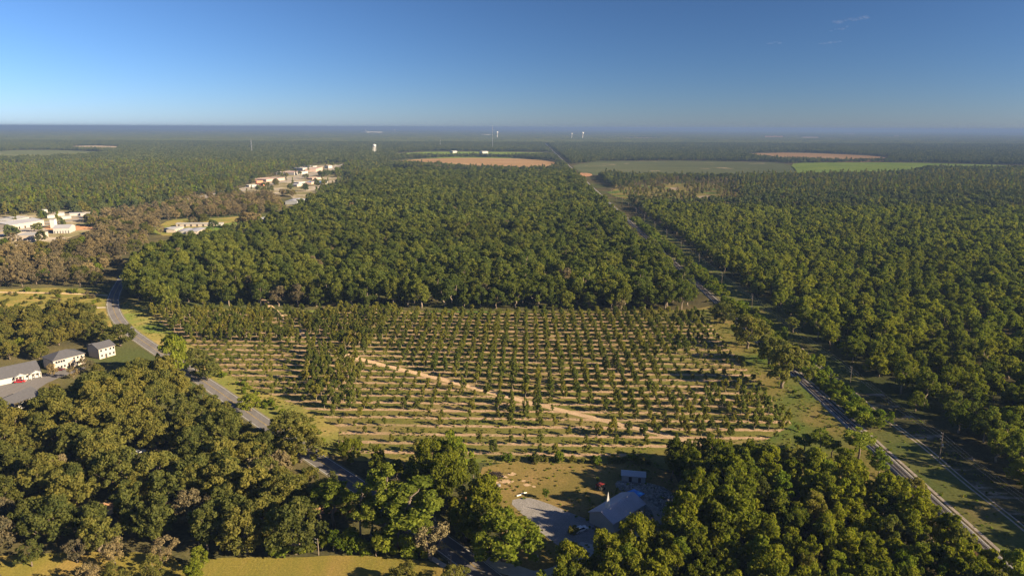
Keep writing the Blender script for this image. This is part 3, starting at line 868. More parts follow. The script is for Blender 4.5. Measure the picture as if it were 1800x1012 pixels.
# ------------------------------------------------------------------ hero trees: name, kind, material, foot px, foot py, top py, crown width px, tone, label
HERO = [
    ('oak_tree', 'oak', 'wood', 1062, 1016, 934, 58, .85, 'bright green round tree in front of the church gable'),
    ('oak_tree', 'oak', 'wood', 1108, 998, 903, 66, .75, 'tall bright green tree covering the near church wall'),
    ('oak_tree', 'oak', 'wood', 1152, 985, 918, 52, .9, 'yellow-green tree right of the yard track below the church'),
    ('oak_tree', 'oak', 'wood', 1002, 1022, 952, 66, .8, 'golden-green tree at the left tip of the front wood'),
    ('shrub', 'shrub', 'oak', 1041, 912, 893, 16, .8, 'golden bush against the left corner of the church'),
    ('shrub', 'shrub', 'oak', 1006, 940, 922, 18, .7, 'rounded golden bush beside the white parked car'),
    ('pine_tree', 'pine', 'pine', 590, 930, 842, 62, .55, 'leaning pine with bare pale trunk and sparse crown left of the road bend'),
    ('pine_tree', 'pine', 'pine', 634, 952, 852, 46, .8, 'small rounded bright pine at the left of the roadside pine clump'),
    ('pine_tree', 'pine', 'pine', 680, 950, 826, 66, .85, 'tallest round-topped pine at the back of the roadside clump'),
    ('pine_tree', 'pine', 'pine', 720, 962, 856, 92, .6, 'broad domed pine at the right of the roadside clump'),
    ('pine_tree', 'pine', 'pine', 740, 975, 890, 60, .75, 'lower green pine beside the road at the edge of the clump'),
    ('pine_tree', 'pine', 'pine', 654, 960, 880, 40, .9, 'slender yellow-green pine in the middle of the roadside clump'),
    ('pine_tree', 'pine', 'pine', 700, 968, 892, 62, .45, 'front pine of the roadside clump above the golden field'),
    ('oak_tree', 'oak', 'oak', 520, 972, 880, 108, .12, 'big dark green oak standing alone behind the golden field'),
    ('bare_tree', 'autumn', 'twig', 757, 985, 920, 56, .4, 'grey-brown leafless tree at the road corner of the golden field'),
    ('willow_tree', 'oak', 'shrub', 885, 985, 905, 110, .75, 'pale yellow-green spreading tree right of the road by the gravel lot'),
    ('oak_tree', 'oak', 'wood', 850, 955, 868, 92, .7, 'dense green oak between the road and the gravel lot'),
    ('oak_tree', 'oak', 'wood', 845, 905, 832, 58, .75, 'narrow yellow-green tree left of the burnt brush pile'),
    ('oak_tree', 'oak', 'wood', 818, 950, 880, 60, .3, 'shaded oak behind the road edge left of the spreading tree'),
    ('poplar_tree', 'pecan', 'shrub', 800, 845, 757, 60, .7, 'tall yellow-green tree at the front edge of the orchard'),
    ('oak_tree', 'oak', 'wood', 762, 850, 772, 74, .55, 'rounded green tree left of the tallest tree at the orchard front'),
    ('oak_tree', 'oak', 'wood', 740, 880, 810, 64, .35, 'dark tree in the shaded hollow above the road'),
    ('oak_tree', 'oak', 'wood', 790, 890, 800, 76, .35, 'dark green tree below the tallest tree at the orchard front'),
    ('oak_tree', 'oak', 'wood', 618, 815, 770, 42, .45, 'small round tree where the road meets the orchard corner'),
    ('oak_tree', 'oak', 'oak', 505, 785, 728, 74, .5, 'green oak hiding the road beside the orchard grass'),
    ('oak_tree', 'oak', 'shrub', 441, 722, 694, 36, .95, 'low bright green tree standing over the road'),
    ('oak_tree', 'oak', 'oak', 528, 812, 752, 76, .75, 'golden olive oak with yellow patches on the road bank'),
    ('pine_tree', 'pine', 'pine', 1440, 808, 752, 30, .7, 'slender pine standing in the grass above the front wood'),
    ('pine_tree', 'pine', 'pine', 1506, 815, 755, 48, .8, 'flat-crowned pine beside the railway in front of the hedge end'),
    ('pine_tree', 'pine', 'pine', 1412, 800, 762, 28, .2, 'short dark pine left of the slender pine'),
    ('pine_tree', 'pine', 'pine', 1462, 806, 772, 30, .3, 'thin ragged pine right of the slender pine'),
    ('poplar_tree', 'pecan', 'shrub', 1544, 838, 786, 34, .35, 'grey-green leaning tree at the railway edge'),
    ('poplar_tree', 'wood', 'oak', 1604, 885, 842, 36, .85, 'pale tree covering the railway above the front wood'),
    ('oak_tree', 'oak', 'oak', 1314, 612, 554, 66, .55, 'grey-green rounded oak between orchard corner and railway'),
    ('oak_tree', 'oak', 'oak', 1374, 682, 606, 64, .6, 'biggest solitary oak on the grass strip beside the railway'),
    ('oak_tree', 'oak', 'oak', 1352, 640, 590, 50, .3, 'dark oak between the two pale oaks by the railway'),
    ('oak_tree', 'oak', 'oak', 1272, 568, 532, 46, .15, 'dark low oak beside the far corner of the orchard'),
    ('poplar_tree', 'wood', 'pecan', 1393, 585, 558, 20, .8, 'small single tree beside the power line track'),
    ('poplar_tree', 'wood', 'pecan', 1212, 474, 450, 16, .6, 'small brownish tree between railway and grass corridor'),
    ('bare_tree', 'autumn', 'twig', 1089, 548, 520, 20, .3, 'leafless grey tree in the front line of the tall grove'),
    ('autumn_tree', 'oak', 'autumn', 436, 402, 372, 34, .98, 'golden tree standing out above the dark grove near the sheds'),
    ('oak_tree', 'oak', 'pecan', 293, 548, 500, 36, .8, 'pale green tree with bright trunk at the left corner of the tall grove'),
    ('oak_tree', 'oak', 'oak', 365, 668, 630, 42, .15, 'dark rounded oak on the orchard side of the road'),
    ('oak_tree', 'oak', 'oak', 345, 652, 612, 38, .2, 'dark oak above the road next to the orchard'),
    ('oak_tree', 'oak', 'shrub', 315, 662, 588, 42, .8, 'tall bright green tree hiding the road below the bend'),
    ('oak_tree', 'oak', 'oak', 212, 608, 570, 44, .1, 'dark oak beside the smallest apartment house'),
    ('cedar_tree', 'wood', 'shrub', 958, 877, 859, 9, .1, 'small dark cedar alone in the clearing by the gravel lot'),
    ('cedar_tree', 'wood', 'shrub', 1050, 848, 838, 6, .95, 'tiny bright cedar beside the red tractor'),
    ('cedar_tree', 'wood', 'shrub', 352, 1005, 962, 26, .95, 'bright green pointed tree at the left corner of the golden field'),
    ('cedar_tree', 'wood', 'shrub', 340, 1030, 985, 26, .8, 'bright green bushy tree at the bottom edge left of the golden field'),
    ('oak_tree', 'oak', 'oak', 715, 1030, 990, 44, .7, 'olive tree at the bottom edge in front of the golden field'),
    ('oak_tree', 'oak', 'oak', 800, 1045, 998, 56, .6, 'low olive tree between driveway rut and road at the bottom'),
]
HP = []
for i, (nm, kind, mat, bx, by, ty, wpx, tone, lab) in enumerate(HERO):
    p = P(bx, by); h = height_for(bx, by, ty)
    dist = (Vector((0, 0, CAM_H)) - p).length
    cm, tm, H0 = get_crown(kind, i % VARIANTS[kind], mat)
    xs = np.empty(len(cm.vertices) * 3, np.float32); cm.vertices.foreach_get('co', xs); xs = xs.reshape(-1, 3)
    wn_ = np.percentile(np.abs(xs[:, 0]), 97) * 2
    w = wpx * dist / FPX / wn_
    top = np.percentile(xs[:, 2], 99.5)
    put_tree(nm, kind, i, mat, p, h * H0 / top, w, random.uniform(0, 6.28), tone, lab)
    HP.append((p.x, p.y, wpx * dist / FPX * 0.42))
HP = np.array(HP)
def clear_of_heroes(x, y, f=1.0):
    ok = np.ones(x.shape, bool)
    for hx, hy, r in HP: ok &= np.hypot(x - hx, y - hy) > r * f + 1.2
    return ok

# ------------------------------------------------------------------ stands of trees one can tell apart
def stand(x, y, specs, n_single, phrase, band, seed, landmark='left', stuffname='woodland_trees', name='tree', lod=620, wk=1.0, hmod=None):
    """specs: (kind, mat, h0, h1, weight). The n_single largest become single trees, the rest one scattered stand"""
    g = np.random.default_rng(seed)
    n = len(x)
    w = np.array([s[4] for s in specs], float); w /= w.sum()
    which = g.choice(len(specs), n, p=w)
    h = np.array([g.uniform(specs[k][2], specs[k][3]) for k in which])
    f1 = np.sin(x * .021 + 2 * np.sin(y * .013)) * np.sin(y * .017 + 1.7 * np.sin(x * .009)) + .5 * np.sin(x * .083 + y * .061)
    h = h * (1 + 0.10 * f1)
    if hmod is not None: h = hmod(x, y, h, g)
    px, py = proj(x, y, h * 0.7)
    inframe = (px > -25) & (px < 1825) & (py > 200) & (py < 1050)
    score = np.where(inframe, h / np.hypot(x, y), -1)
    single = set(np.argsort(-score)[:n_single].tolist()) if n_single else set()
    single = {i for i in single if score[i] > 0}
    tone = np.clip(g.uniform(0, 1, n) + 0.18 * f1, 0, 1)
    wf = g.uniform(0.86, 1.18, n) * wk
    dist = np.hypot(x, y)
    sl = sorted(single, key=lambda i: dist[i])
    # lines of trees by distance, then counted from the left
    lines = {}
    for k, i in enumerate(sl): lines.setdefault(k // band, []).append(i)
    for li in sorted(lines):
        ids = sorted(lines[li], key=lambda i: px[i])
        for j, i in enumerate(ids):
            kind, mat = specs[which[i]][:2]
            nm = {'pecan': 'pecan_tree', 'oak': 'oak_tree', 'wood': 'woodland_tree', 'autumn': 'autumn_tree', 'pine': 'pine_tree', 'shrub': 'shrub', 'slim_pine': 'pine_tree'}[kind]
            if name != 'tree': nm = name
            lab = '%s %s, %s from the left, %s line of %s' % (tone_word(mat, tone[i]), nm.replace('_', ' ').replace('autumn tree', 'tree'), ordn(j + 1), ordn(li + 1), phrase)
            get_crown(kind, 0, mat)
            put_tree(nm, kind, int(g.integers(0, 9)), mat, (float(x[i]), float(y[i]), 0), float(h[i]), float(wf[i] * h[i] / NOMINAL[kind]) , g.uniform(0, 6.28), float(tone[i]),
                     lab, 'shrub' if nm == 'shrub' else 'tree', phrase)
    rest = np.array([i for i in range(n) if i not in single], int)
    for s, (kind, mat, *_r) in enumerate(specs):
        m = rest[which[rest] == s] if len(rest) else rest
        if len(m) == 0: continue
        zone_scatter(stuffname, kind, mat, np.stack([x[m], y[m], 0 * x[m]], 1), h[m], wf[m] * h[m], 'further trees of ' + phrase, lod_far=lod)

def pts_in(poly, x, y):
    px, py = proj(x, y)
    return in_poly(px, py, poly)

# front right wood: close, small crowned
W1 = [(1150, 822), (1180, 812), (1300, 822), (1400, 832), (1490, 856), (1570, 900), (1650, 962), (1715, 1012), (1770, 1070), (1840, 1260), (930, 1260), (945, 1070), (975, 1045), (1040, 1032), (1070, 1006), (1120, 985), (1165, 968), (1205, 925), (1210, 880), (1185, 850)]
x, y = jgrid(-60, 200, 95, 290, 5.5, 5.1, 0.38, 3)
m = pts_in(W1, x, y) & clear_of_heroes(x, y, .8) & (UD[0] * x + UD[1] * y < U_RAIL - 6)
stand(x[m], y[m], [('wood', 'wood', 10.5, 14.8, 8), ('wood', 'shrub', 11, 15.5, 1.0), ('wood', 'oak', 10, 14, 1.4)], 290, 'the dense front wood', 24, 41, stuffname='front_wood_trees', wk=0.84,
      hmod=lambda x, y, h, g: np.where(pts_in([(1160, 862), (1300, 862), (1310, 985), (1150, 985)], x, y), g.uniform(15.5, 19, len(h)), h))

# front left woods: broad oaks
W2 = [(-200, 762), (40, 750), (90, 738), (150, 722), (210, 690), (262, 648), (298, 678), (337, 730), (397, 765), (452, 797), (520, 858), (575, 905), (600, 925), (480, 912), (480, 975), (340, 968), (-200, 975)]
HOLES = [[(190, 803), (250, 790), (340, 788), (335, 806), (290, 832), (240, 848), (200, 842)], [(65, 818), (130, 828), (165, 840), (150, 852), (60, 842)],
         [(145, 886), (205, 878), (210, 915), (160, 915)], [(412, 893), (480, 893), (480, 945), (430, 940)]]
x, y = jgrid(-240, 60, 120, 330, 9.8, 9.2, 0.34, 5)
m = pts_in(W2, x, y) & clear_of_heroes(x, y, 1.1) & (dist_to_line(x, y, ROAD_C) > 8)
for hpoly in HOLES: m &= ~pts_in(hpoly, x, y)
stand(x[m], y[m], [('oak', 'oak', 11, 16, 8), ('oak', 'autumn', 10, 13, .5), ('wood', 'oak', 10, 14, 2)], 230, 'the left oak woods', 16, 42, stuffname='left_wood_trees')

# row of trees between the road and the yard, and shaded undergrowth
MID = [(572, 800), (640, 818), (720, 832), (840, 826), (850, 860), (845, 905), (835, 960), (800, 950), (748, 900), (690, 858), (620, 820)]
x, y = jgrid(-120, 20, 150, 300, 6.5, 6.0, 0.36, 6)
m = pts_in(MID, x, y) & clear_of_heroes(x, y, .8) & (dist_to_line(x, y, ROAD_C) > 7.5)
stand(x[m], y[m], [('wood', 'wood', 6, 10.5, 4), ('wood', 'oak', 5, 9, 1)], 70, 'the roadside thicket', 10, 43, stuffname='thicket_trees')

# scrub left, upper left of the road
W3 = [(-260, 575), (60, 548), (150, 548), (186, 572), (192, 598), (168, 612), (155, 596), (120, 612), (70, 632), (30, 628), (-40, 650), (-260, 665)]
x, y = jgrid(-420, -170, 250, 460, 9.0, 8.4, 0.36, 7)
m = pts_in(W3, x, y) & clear_of_heroes(x, y, 1.0) & (dist_to_line(x, y, ROAD_C) > 8)
stand(x[m], y[m], [('oak', 'oak', 7, 10.5, 4), ('wood', 'oak', 6, 9, 2), ('wood', 'shrub', 4, 7, 1)], 90, 'the upper left scrub woods', 15, 44, stuffname='scrub_trees')
GB = [(85, 655), (150, 632), (200, 640), (150, 690), (90, 705), (75, 690)]
x, y = jgrid(-300, -150, 200, 330, 8, 7.5, 0.36, 8)
m = pts_in(GB, x, y) & (rng.uniform(0, 1, len(x)) < .45)
stand(x[m], y[m], [('oak', 'oak', 4, 6.5, 1), ('autumn', 'autumn', 5, 7, .4)], 40, 'the apartment garden trees', 8, 45, stuffname='garden_trees')

# shrubs of the golden scrub field and bottom left corner
x, y = jgrid(-420, -190, 330, 480, 9, 9, 0.45, 9)
m = pts_in([(-260, 524), (60, 508), (165, 512), (185, 545), (150, 552), (-260, 570)], x, y) & (rng.uniform(0, 1, len(x)) < 0.75)
stand(x[m], y[m], [('shrub', 'autumn', 1.5, 3.5, 1), ('shrub', 'shrub', 1.5, 4, 1), ('shrub', 'oak', 2, 4.5, 1)], 80, 'the golden scrub field', 9, 46, stuffname='field_bushes')
x, y = jgrid(-190, -60, 105, 190, 7.5, 7, 0.42, 10)
m = pts_in([(-200, 985), (60, 978), (330, 985), (325, 1130), (-200, 1150)], x, y) & (rng.uniform(0, 1, len(x)) < 0.62)
stand(x[m], y[m], [('autumn', 'oak', 6, 9, 2), ('autumn', 'autumn', 6, 9, 1)], 45, 'the bottom left corner', 9, 47, stuffname='corner_trees')

# bushes under the roadside pines, along the golden field
x, y = jgrid(-110, -5, 140, 175, 3.4, 3.2, 0.4, 11)
m = pts_in([(480, 950), (560, 948), (740, 945), (768, 975), (745, 984), (600, 976), (480, 978)], x, y) & (dist_to_line(x, y, ROAD_C) > 6)
stand(x[m], y[m], [('shrub', 'shrub', 2.5, 5.5, 1), ('wood', 'shrub', 4, 7, .6)], 60, 'the front field undergrowth', 12, 48, stuffname='undergrowth_bushes')
x, y = jgrid(-60, 90, 225, 262, 3.6, 3.4, 0.4, 12)
m = pts_in([(835, 808), (960, 806), (1120, 810), (1180, 818), (1180, 826), (1000, 818), (850, 818)], x, y)
stand(x[m], y[m], [('shrub', 'shrub', 1.8, 4.0, 1), ('shrub', 'oak', 1.8, 3.8, 1)], 50, 'the clearing hedge', 50, 49, stuffname='hedge_bushes')
# hedge between railway and the corridor
x, y = jgrid(U_RAIL + 5.5, U_RAIL + 12.5, 255, V_of(P(1150, 385)), 3.3, 3.0, 0.4, 13)
m = (y > 0) & clear_of_heroes(x, y, .6) & (rng.uniform(0, 1, len(x)) < np.clip(0.35 + 0.45 * np.sin(y * 0.05) + (y > 320) * 0.3, 0.15, 0.9))
stand(x[m], y[m], [('shrub', 'shrub', 2.5, 5.0, 3), ('wood', 'shrub', 3.5, 7.5, 1.0)], 110, 'the railway hedge', 40, 50, stuffname='railway_hedge_bushes', name='hedge_shrub')
x, y = jgrid(U_RAIL - 9, U_RAIL - 5.5, 225, 520, 3.6, 5.0, 0.45, 14)
m = clear_of_heroes(x, y, .6) & (rng.uniform(0, 1, len(x)) < 0.3)
stand(x[m], y[m], [('shrub', 'oak', 1.2, 3.4, 1), ('shrub', 'shrub', 1.5, 3.2, 1)], 60, 'the rail line orchard bank', 60, 51, stuffname='lineside_bushes', name='lineside_bush')
x, y = jgrid(-150, -20, 190, 330, 3.2, 3.0, 0.45, 15)
dl = dist_to_line(x, y, ROAD_C)
m = (dl > 7) & (dl < 12) & pts_in([(320, 640), (420, 700), (520, 760), (620, 815), (640, 812), (560, 745), (440, 680), (350, 620)], x, y) & (rng.uniform(0, 1, len(x)) < 0.35)
stand(x[m], y[m], [('shrub', 'shrub', 1.2, 2.6, 1)], 40, 'the road bank', 40, 52, stuffname='bank_bushes', name='bank_bush')

x, y = jgrid(-170, -10, 170, 330, 3.8, 3.6, 0.45, 16)
dl = dist_to_line(x, y, ROAD_C)
m = (dl > 6.2) & (dl < 13) & pts_in([(292, 662), (320, 672), (400, 722), (470, 772), (600, 862), (640, 900), (600, 905), (450, 800), (340, 728)], x, y) & (rng.uniform(0, 1, len(x)) < 0.7)
stand(x[m], y[m], [('shrub', 'oak', 2.2, 4.8, 1), ('wood', 'oak', 4, 7, .5)], 60, 'the left road verge', 30, 53, stuffname='verge_bushes', name='verge_bush')

# mature pecan groves: one in the middle, one right of the corridor
GROVE = [(222, 522), (262, 542), (1210, 547), (1300, 560), (1260, 500), (1180, 420), (1100, 350), (1045, 303), (960, 303), (845, 301), (690, 296), (610, 330), (565, 352), (505, 388), (470, 404), (400, 430), (365, 436), (300, 442), (262, 454), (236, 480)]
x, y = jgrid(-420, 125, 380, 1720, 12.0, 11.3, 0.25, 21)
u = UD[0] * x + UD[1] * y
mg = pts_in(GROVE, x, y) & (u < U_RAIL - np.where(y < 900, 19, 16)) & clear_of_heroes(x, y, .8) & (dist_to_line(x, y, ROAD_C) > 12)
mg &= rng.uniform(0, 1, len(x)) > .06
gx_, gy_ = x[mg], y[mg]
x, y = jgrid(U_TRACK + 18, 1350, 130, 1000, 10.8, 10.2, 0.30, 22)
px, py = proj(x, y)
mr = (py > 372 + (px - 1300) * 0.01) & (px < 1990) & (y > 40)
mr &= ~((np.hypot(x - P(1720, 500).x, (y - P(1720, 500).y)) < 16))
fr = np.sin(x * .031 + 1.3 * np.sin(y * .021)) * np.sin(y * .037 + x * .008)
mr &= ~(rng.uniform(0, 1, len(x)) < .03)
rx_, ry_ = x[mr], y[mr]
d1 = np.hypot(gx_, gy_); d2 = np.hypot(rx_, ry_)
stand(gx_, gy_, [('pecan', 'pecan', 15, 22, 8), ('oak', 'pecan', 12, 16, 1.5), ('pecan', 'autumn', 13, 17, .25)], 140, 'the tall middle grove', 28, 61, stuffname='middle_grove_trees', lod=760)
stand(rx_, ry_, [('pecan', 'pecan_right', 11, 16, 6), ('oak', 'pecan_right', 9, 13, 3.5), ('pecan', 'pecan', 11, 15, 1.2), ('wood', 'pecan_right', 11, 15, 1.5)], 155, 'the right grove', 14, 62, stuffname='right_grove_trees', lod=700)

# ------------------------------------------------------------------ forest to the horizon
FIELDS_CLEAR = [[(655, 287), (720, 279.5), (800, 276.5), (900, 277.5), (968, 282), (988, 290), (965, 299), (905, 300), (840, 297), (760, 291), (690, 289)],
    [(690, 269.5), (760, 265.5), (960, 267), (985, 273), (900, 276), (700, 275)],
    [(1003, 290), (1060, 283), (1200, 282.3), (1350, 284.5), (1385, 287), (1600, 285), (1810, 290.5), (1810, 298), (1720, 299), (1625, 299), (1595, 306), (1500, 310), (1400, 311), (1330, 313), (1150, 313), (1040, 309), (1010, 302)],
    [(1303, 269.5), (1400, 267.5), (1520, 272.5), (1565, 276.5), (1560, 284), (1490, 285), (1400, 283), (1330, 278)]] + [f[0] for f in FAR_FIELDS] + [
    [(415, 345), (433, 320), (503, 300), (560, 287), (604, 288), (606, 298), (588, 306), (616, 312), (616, 324), (578, 334), (548, 350), (532, 380), (500, 392), (470, 392), (500, 368), (480, 345)],
    [(-160, 448), (-160, 383), (20, 379), (80, 371), (165, 369), (178, 380), (145, 392), (178, 406), (140, 432), (70, 444), (-160, 450)],
    [(244, 436), (282, 391), (310, 384), (375, 384), (480, 373), (484, 392), (405, 420), (365, 428), (300, 434)],
    [(1168, 329), (1196, 327), (1202, 339), (1172, 339)], [(1220, 344), (1252, 343), (1270, 352), (1226, 353)], [(1008, 310), (1012, 303), (1040, 304), (1042, 311), (1020, 313)]]
TOWN_ZONES = [len(FIELDS_CLEAR) - 6, len(FIELDS_CLEAR) - 5, len(FIELDS_CLEAR) - 4]
def far_mask(x, y):
    px, py = proj(x, y)
    ok = (px > -130) & (px < 1930) & (y > 40)
    sparse = np.random.default_rng(77).uniform(0, 1, len(x)) < 0.07
    for i, f in enumerate(FIELDS_CLEAR): ok &= ~(in_poly(px, py, f) & ~(sparse & (i in TOWN_ZONES)))
    ok &= ~in_poly(px, py, GROVE)
    u = UD[0] * x + UD[1] * y
    # narrow cut of railway and power line
    cut = (u > U_RAIL - 16) & (u < U_RAIL + 9) | ((np.abs(u - U_RAIL) < 16) & (y > 2200))
    ok &= ~cut
    ok &= ~((u > U_RAIL - 8) & (py > 384)) | (py <= 384)
    ok &= ~((u > U_RAIL - 8) & (py > 372 + (px - 1300) * 0.01) & (u > U_TRACK + 13))
    ok &= ~((u > U_RAIL - 8) & (u < U_TRACK + 13) & (py > 384))
    ok &= ~((u < U_RAIL - 8) & (py > 505))
    ok &= dist_to_line(x, y, HW_C) > 20
    ok &= dist_to_line(x, y, ROAD_C) > 11
    return ok, px, py
x, y = jgrid(-1500, 1500, 380, 2200, 11.0, 10.4, 0.38, 31)
m, px, py = far_mask(x, y)
x, y, px, py = x[m], y[m], px[m], py[m]
brown = in_poly(px, py, [(-300, 512), (190, 506), (225, 470), (250, 440), (350, 402), (480, 374), (560, 350), (530, 336), (440, 344), (330, 352), (200, 372), (150, 398), (60, 425), (-300, 440)])
scrub = in_poly(px, py, [(1050, 338), (1150, 318), (1300, 318), (1310, 358), (1180, 362), (1085, 354)])
pineb = in_poly(px, py, [(1290, 312), (2000, 305), (2000, 350), (1650, 345), (1300, 350)])
greenl = (px < 640) & (py < 400) & ~brown
keep = np.ones(len(x), bool)
keep[scrub] = rng.uniform(0, 1, scrub.sum()) < 0.6
keep[brown] = rng.uniform(0, 1, brown.sum()) < 0.85
x, y, brown, scrub, pineb, greenl = (a[keep] for a in (x, y, brown, scrub, pineb, greenl))
stand(x[brown], y[brown], [('autumn', 'autumn', 9, 15, 6), ('oak', 'autumn', 8, 11, 1.5), ('oak', 'oak', 8, 13, 2.2), ('oak', 'shrub', 7, 10, .3)], 150, 'the left brown woods', 24, 63, stuffname='brown_wood_trees', lod=700)
stand(x[scrub], y[scrub], [('slim_pine', 'autumn', 8, 14, 1), ('wood', 'oak', 6, 11, 1.4)], 0, 'the scrubby clearing beyond the grove', 1, 64, stuffname='scrub_clearing_trees')
stand(x[pineb], y[pineb], [('slim_pine', 'oak', 12, 19, 2), ('slim_pine', 'shrub', 12, 18, .6), ('oak', 'forest', 10, 13, 3)], 0, 'the pine belt behind the right grove', 1, 65, stuffname='pine_belt_trees')
stand(x[greenl], y[greenl], [('slim_pine', 'shrub', 12, 19, 1.2), ('oak', 'forest', 9, 14, 3), ('oak', 'oak', 9, 13, 1.4), ('slim_pine', 'oak', 12, 18, 1)], 0, 'the mixed forest left of the town', 1, 66, stuffname='mixed_forest_trees')
o_ = ~(brown | scrub | pineb | greenl)
stand(x[o_], y[o_], [('oak', 'forest', 8, 15, 5), ('slim_pine', 'forest', 12, 19, 1.5), ('slim_pine', 'oak', 12, 18, .7), ('oak', 'pecan', 9, 15, 1.6), ('autumn', 'autumn', 9, 13, .25)], 0, 'the dark forest beyond the groves', 1, 67, stuffname='dark_forest_trees')
x, y = jgrid(-4500, 4500, 2200, 5200, 14, 13.4, 0.4, 32)
m, px, py = far_mask(x, y)
stand(x[m], y[m], [('oak', 'forest', 10, 15, 4), ('slim_pine', 'forest', 13, 19, 2)], 0, 'the forest far behind the town', 1, 68, stuffname='far_forest_trees')

# beyond five kilometres: patches of closed canopy
def canopy_patch(size, n, seed, hh=(10, 16)):
    g = np.random.default_rng(seed)
    k = int(math.sqrt(n)); s = size / k
    V, F, T = [], [], []
    ix, iy = np.meshgrid(np.arange(k), np.arange(k))
    cx = (ix.ravel() + 0.5 + g.uniform(-.4, .4, k * k)) * s - size / 2; cy = (iy.ravel() + 0.5 + g.uniform(-.4, .4, k * k)) * s - size / 2
    h = g.uniform(*hh, k * k); r = s * g.uniform(0.5, 0.8, k * k)
    ring = np.linspace(0, 2 * np.pi, 7)[:-1]
    vs = []
    for lvl, (rf, zf) in enumerate(((0.75, 0.0), (1.0, 0.6), (0.7, 0.88))):
        a = ring[None] + g.uniform(0, 1, (k * k, 1)); j = g.uniform(.8, 1.2, (k * k, 6))
        vs.append(np.stack([cx[:, None] + r[:, None] * rf * np.cos(a) * j, cy[:, None] + r[:, None] * rf * np.sin(a) * j, h[:, None] * zf * g.uniform(.94, 1.06, (k * k, 6))], -1))
    top = np.stack([cx, cy, h], -1)[:, None, :]
    v = np.concatenate(vs + [top], 1)           # (kk, 19, 3)
    fs = []
    for L in (0, 1):
        for q in range(6): fs.append((L * 6 + q, L * 6 + (q + 1) % 6, (L + 1) * 6 + (q + 1) % 6, (L + 1) * 6 + q))
    for q in range(6): fs.append((12 + q, 12 + (q + 1) % 6, 18, 18))
    fs = np.array(fs)
    F = [tuple(dict.fromkeys((fs_ + 19 * b).tolist())) for b in range(k * k) for fs_ in fs]
    tone = np.repeat(g.uniform(0, 1, k * k), 19)
    return v.reshape(-1, 3), F, tone
def patches(name, size, n, r0, r1, hh, label):
    col = bpy.data.collections.new('canopy_' + name)
    for k in range(5):
        v, f, t = canopy_patch(size * 1.02, n, k + 3, hh)
        me = mesh_np('canopy', v, f, MAT['forest'], tone=t); me.transform(Matrix.Scale(1 / size, 4))
        col.objects.link(bpy.data.objects.new('canopy', me))
    x, y = jgrid(-r1 * 0.95, r1 * 0.95, r0, r1, size, size, 0.0, 1)
    m, px, py = far_mask(x, y)
    g = np.random.default_rng(3)
    m &= g.uniform(0, 1, len(x)) > 0.012
    x, y = x[m], y[m]
    o = scatter(name, col, np.stack([x, y, 0 * x], 1), np.stack([np.full(len(x), size)] * 3, 1), g.integers(0, 4, len(x)) * math.pi / 2 + AX * 0, 5)
    o['label'] = label
patches('distant_forest', 110, 121, 5200, 12000, (10, 16), 'closed forest canopy far beyond the town')
patches('horizon_forest', 520, 400, 12000, 58000, (10, 18), 'blue hazy forest stretching to the horizon')
# ------------------------------------------------------------------ buildings
MAT['roof_grey'] = plain('grey_shingles', (0.095, 0.095, 0.108), 0.85, 0.12, 1.0)
MAT['roof_purple'] = plain('weathered_metal_roof', (0.42, 0.39, 0.42), 0.5, 0.14, 0.25)
MAT['roof_white'] = plain('white_roof', (0.46, 0.45, 0.43), 0.6, 0.08, 0.1)
MAT['roof_pink'] = plain('pinkish_roof', (0.52, 0.38, 0.31), 0.7, 0.1, 0.1)
MAT['roof_blue'] = plain('blue_roof', (0.04, 0.18, 0.50), 0.5, 0.08, 0.2)
MAT['roof_metal'] = plain('pale_metal_roof', (0.42, 0.42, 0.45), 0.45, 0.08, 0.1)
MAT['roof_brown'] = plain('brown_shingles', (0.16, 0.10, 0.075), 0.85, 0.15, 0.8)
MAT['wall_cream'] = plain('cream_siding', (0.50, 0.43, 0.35), 0.75, 0.06, 0.5)
MAT['wall_white'] = plain('white_siding', (0.48, 0.46, 0.43), 0.7, 0.06, 0.5)
MAT['wall_grey'] = plain('grey_metal_siding', (0.36, 0.38, 0.40), 0.6, 0.08, 0.4)
MAT['wall_brick'] = plain('brick_wall', (0.36, 0.22, 0.16), 0.85, 0.15, 0.6)
MAT['wall_orange'] = plain('orange_wall', (0.55, 0.22, 0.12), 0.8, 0.1, 0.6)
MAT['glass'] = plain('dark_glass', (0.03, 0.035, 0.045), 0.15, 0.1)
MAT['door'] = plain('dark_door', (0.06, 0.055, 0.06), 0.6, 0.1)
MAT['timber'] = plain('weathered_timber', (0.20, 0.16, 0.125), 0.9, 0.2, 2.0)
MAT['metal_grey'] = plain('galvanised_metal', (0.45, 0.45, 0.46), 0.4, 0.08, 1.0, metal=0.5)
MAT['tarp'] = plain('blue_tarpaulin', (0.014, 0.22, 0.66), 0.45, 0.06, 0.6)
MAT['burnt'] = plain('burnt_wood', (0.05, 0.038, 0.035), 0.95, 0.3, 2.0)
MAT['rubber'] = plain('rubber', (0.02, 0.02, 0.02), 0.8, 0.1)

def frame_from(A, B):
    A = Vector((A.x, A.y, 0)); B = Vector((B.x, B.y, 0))
    d = B - A; rz = math.atan2(d.y, d.x)
    return A, rz, d.length

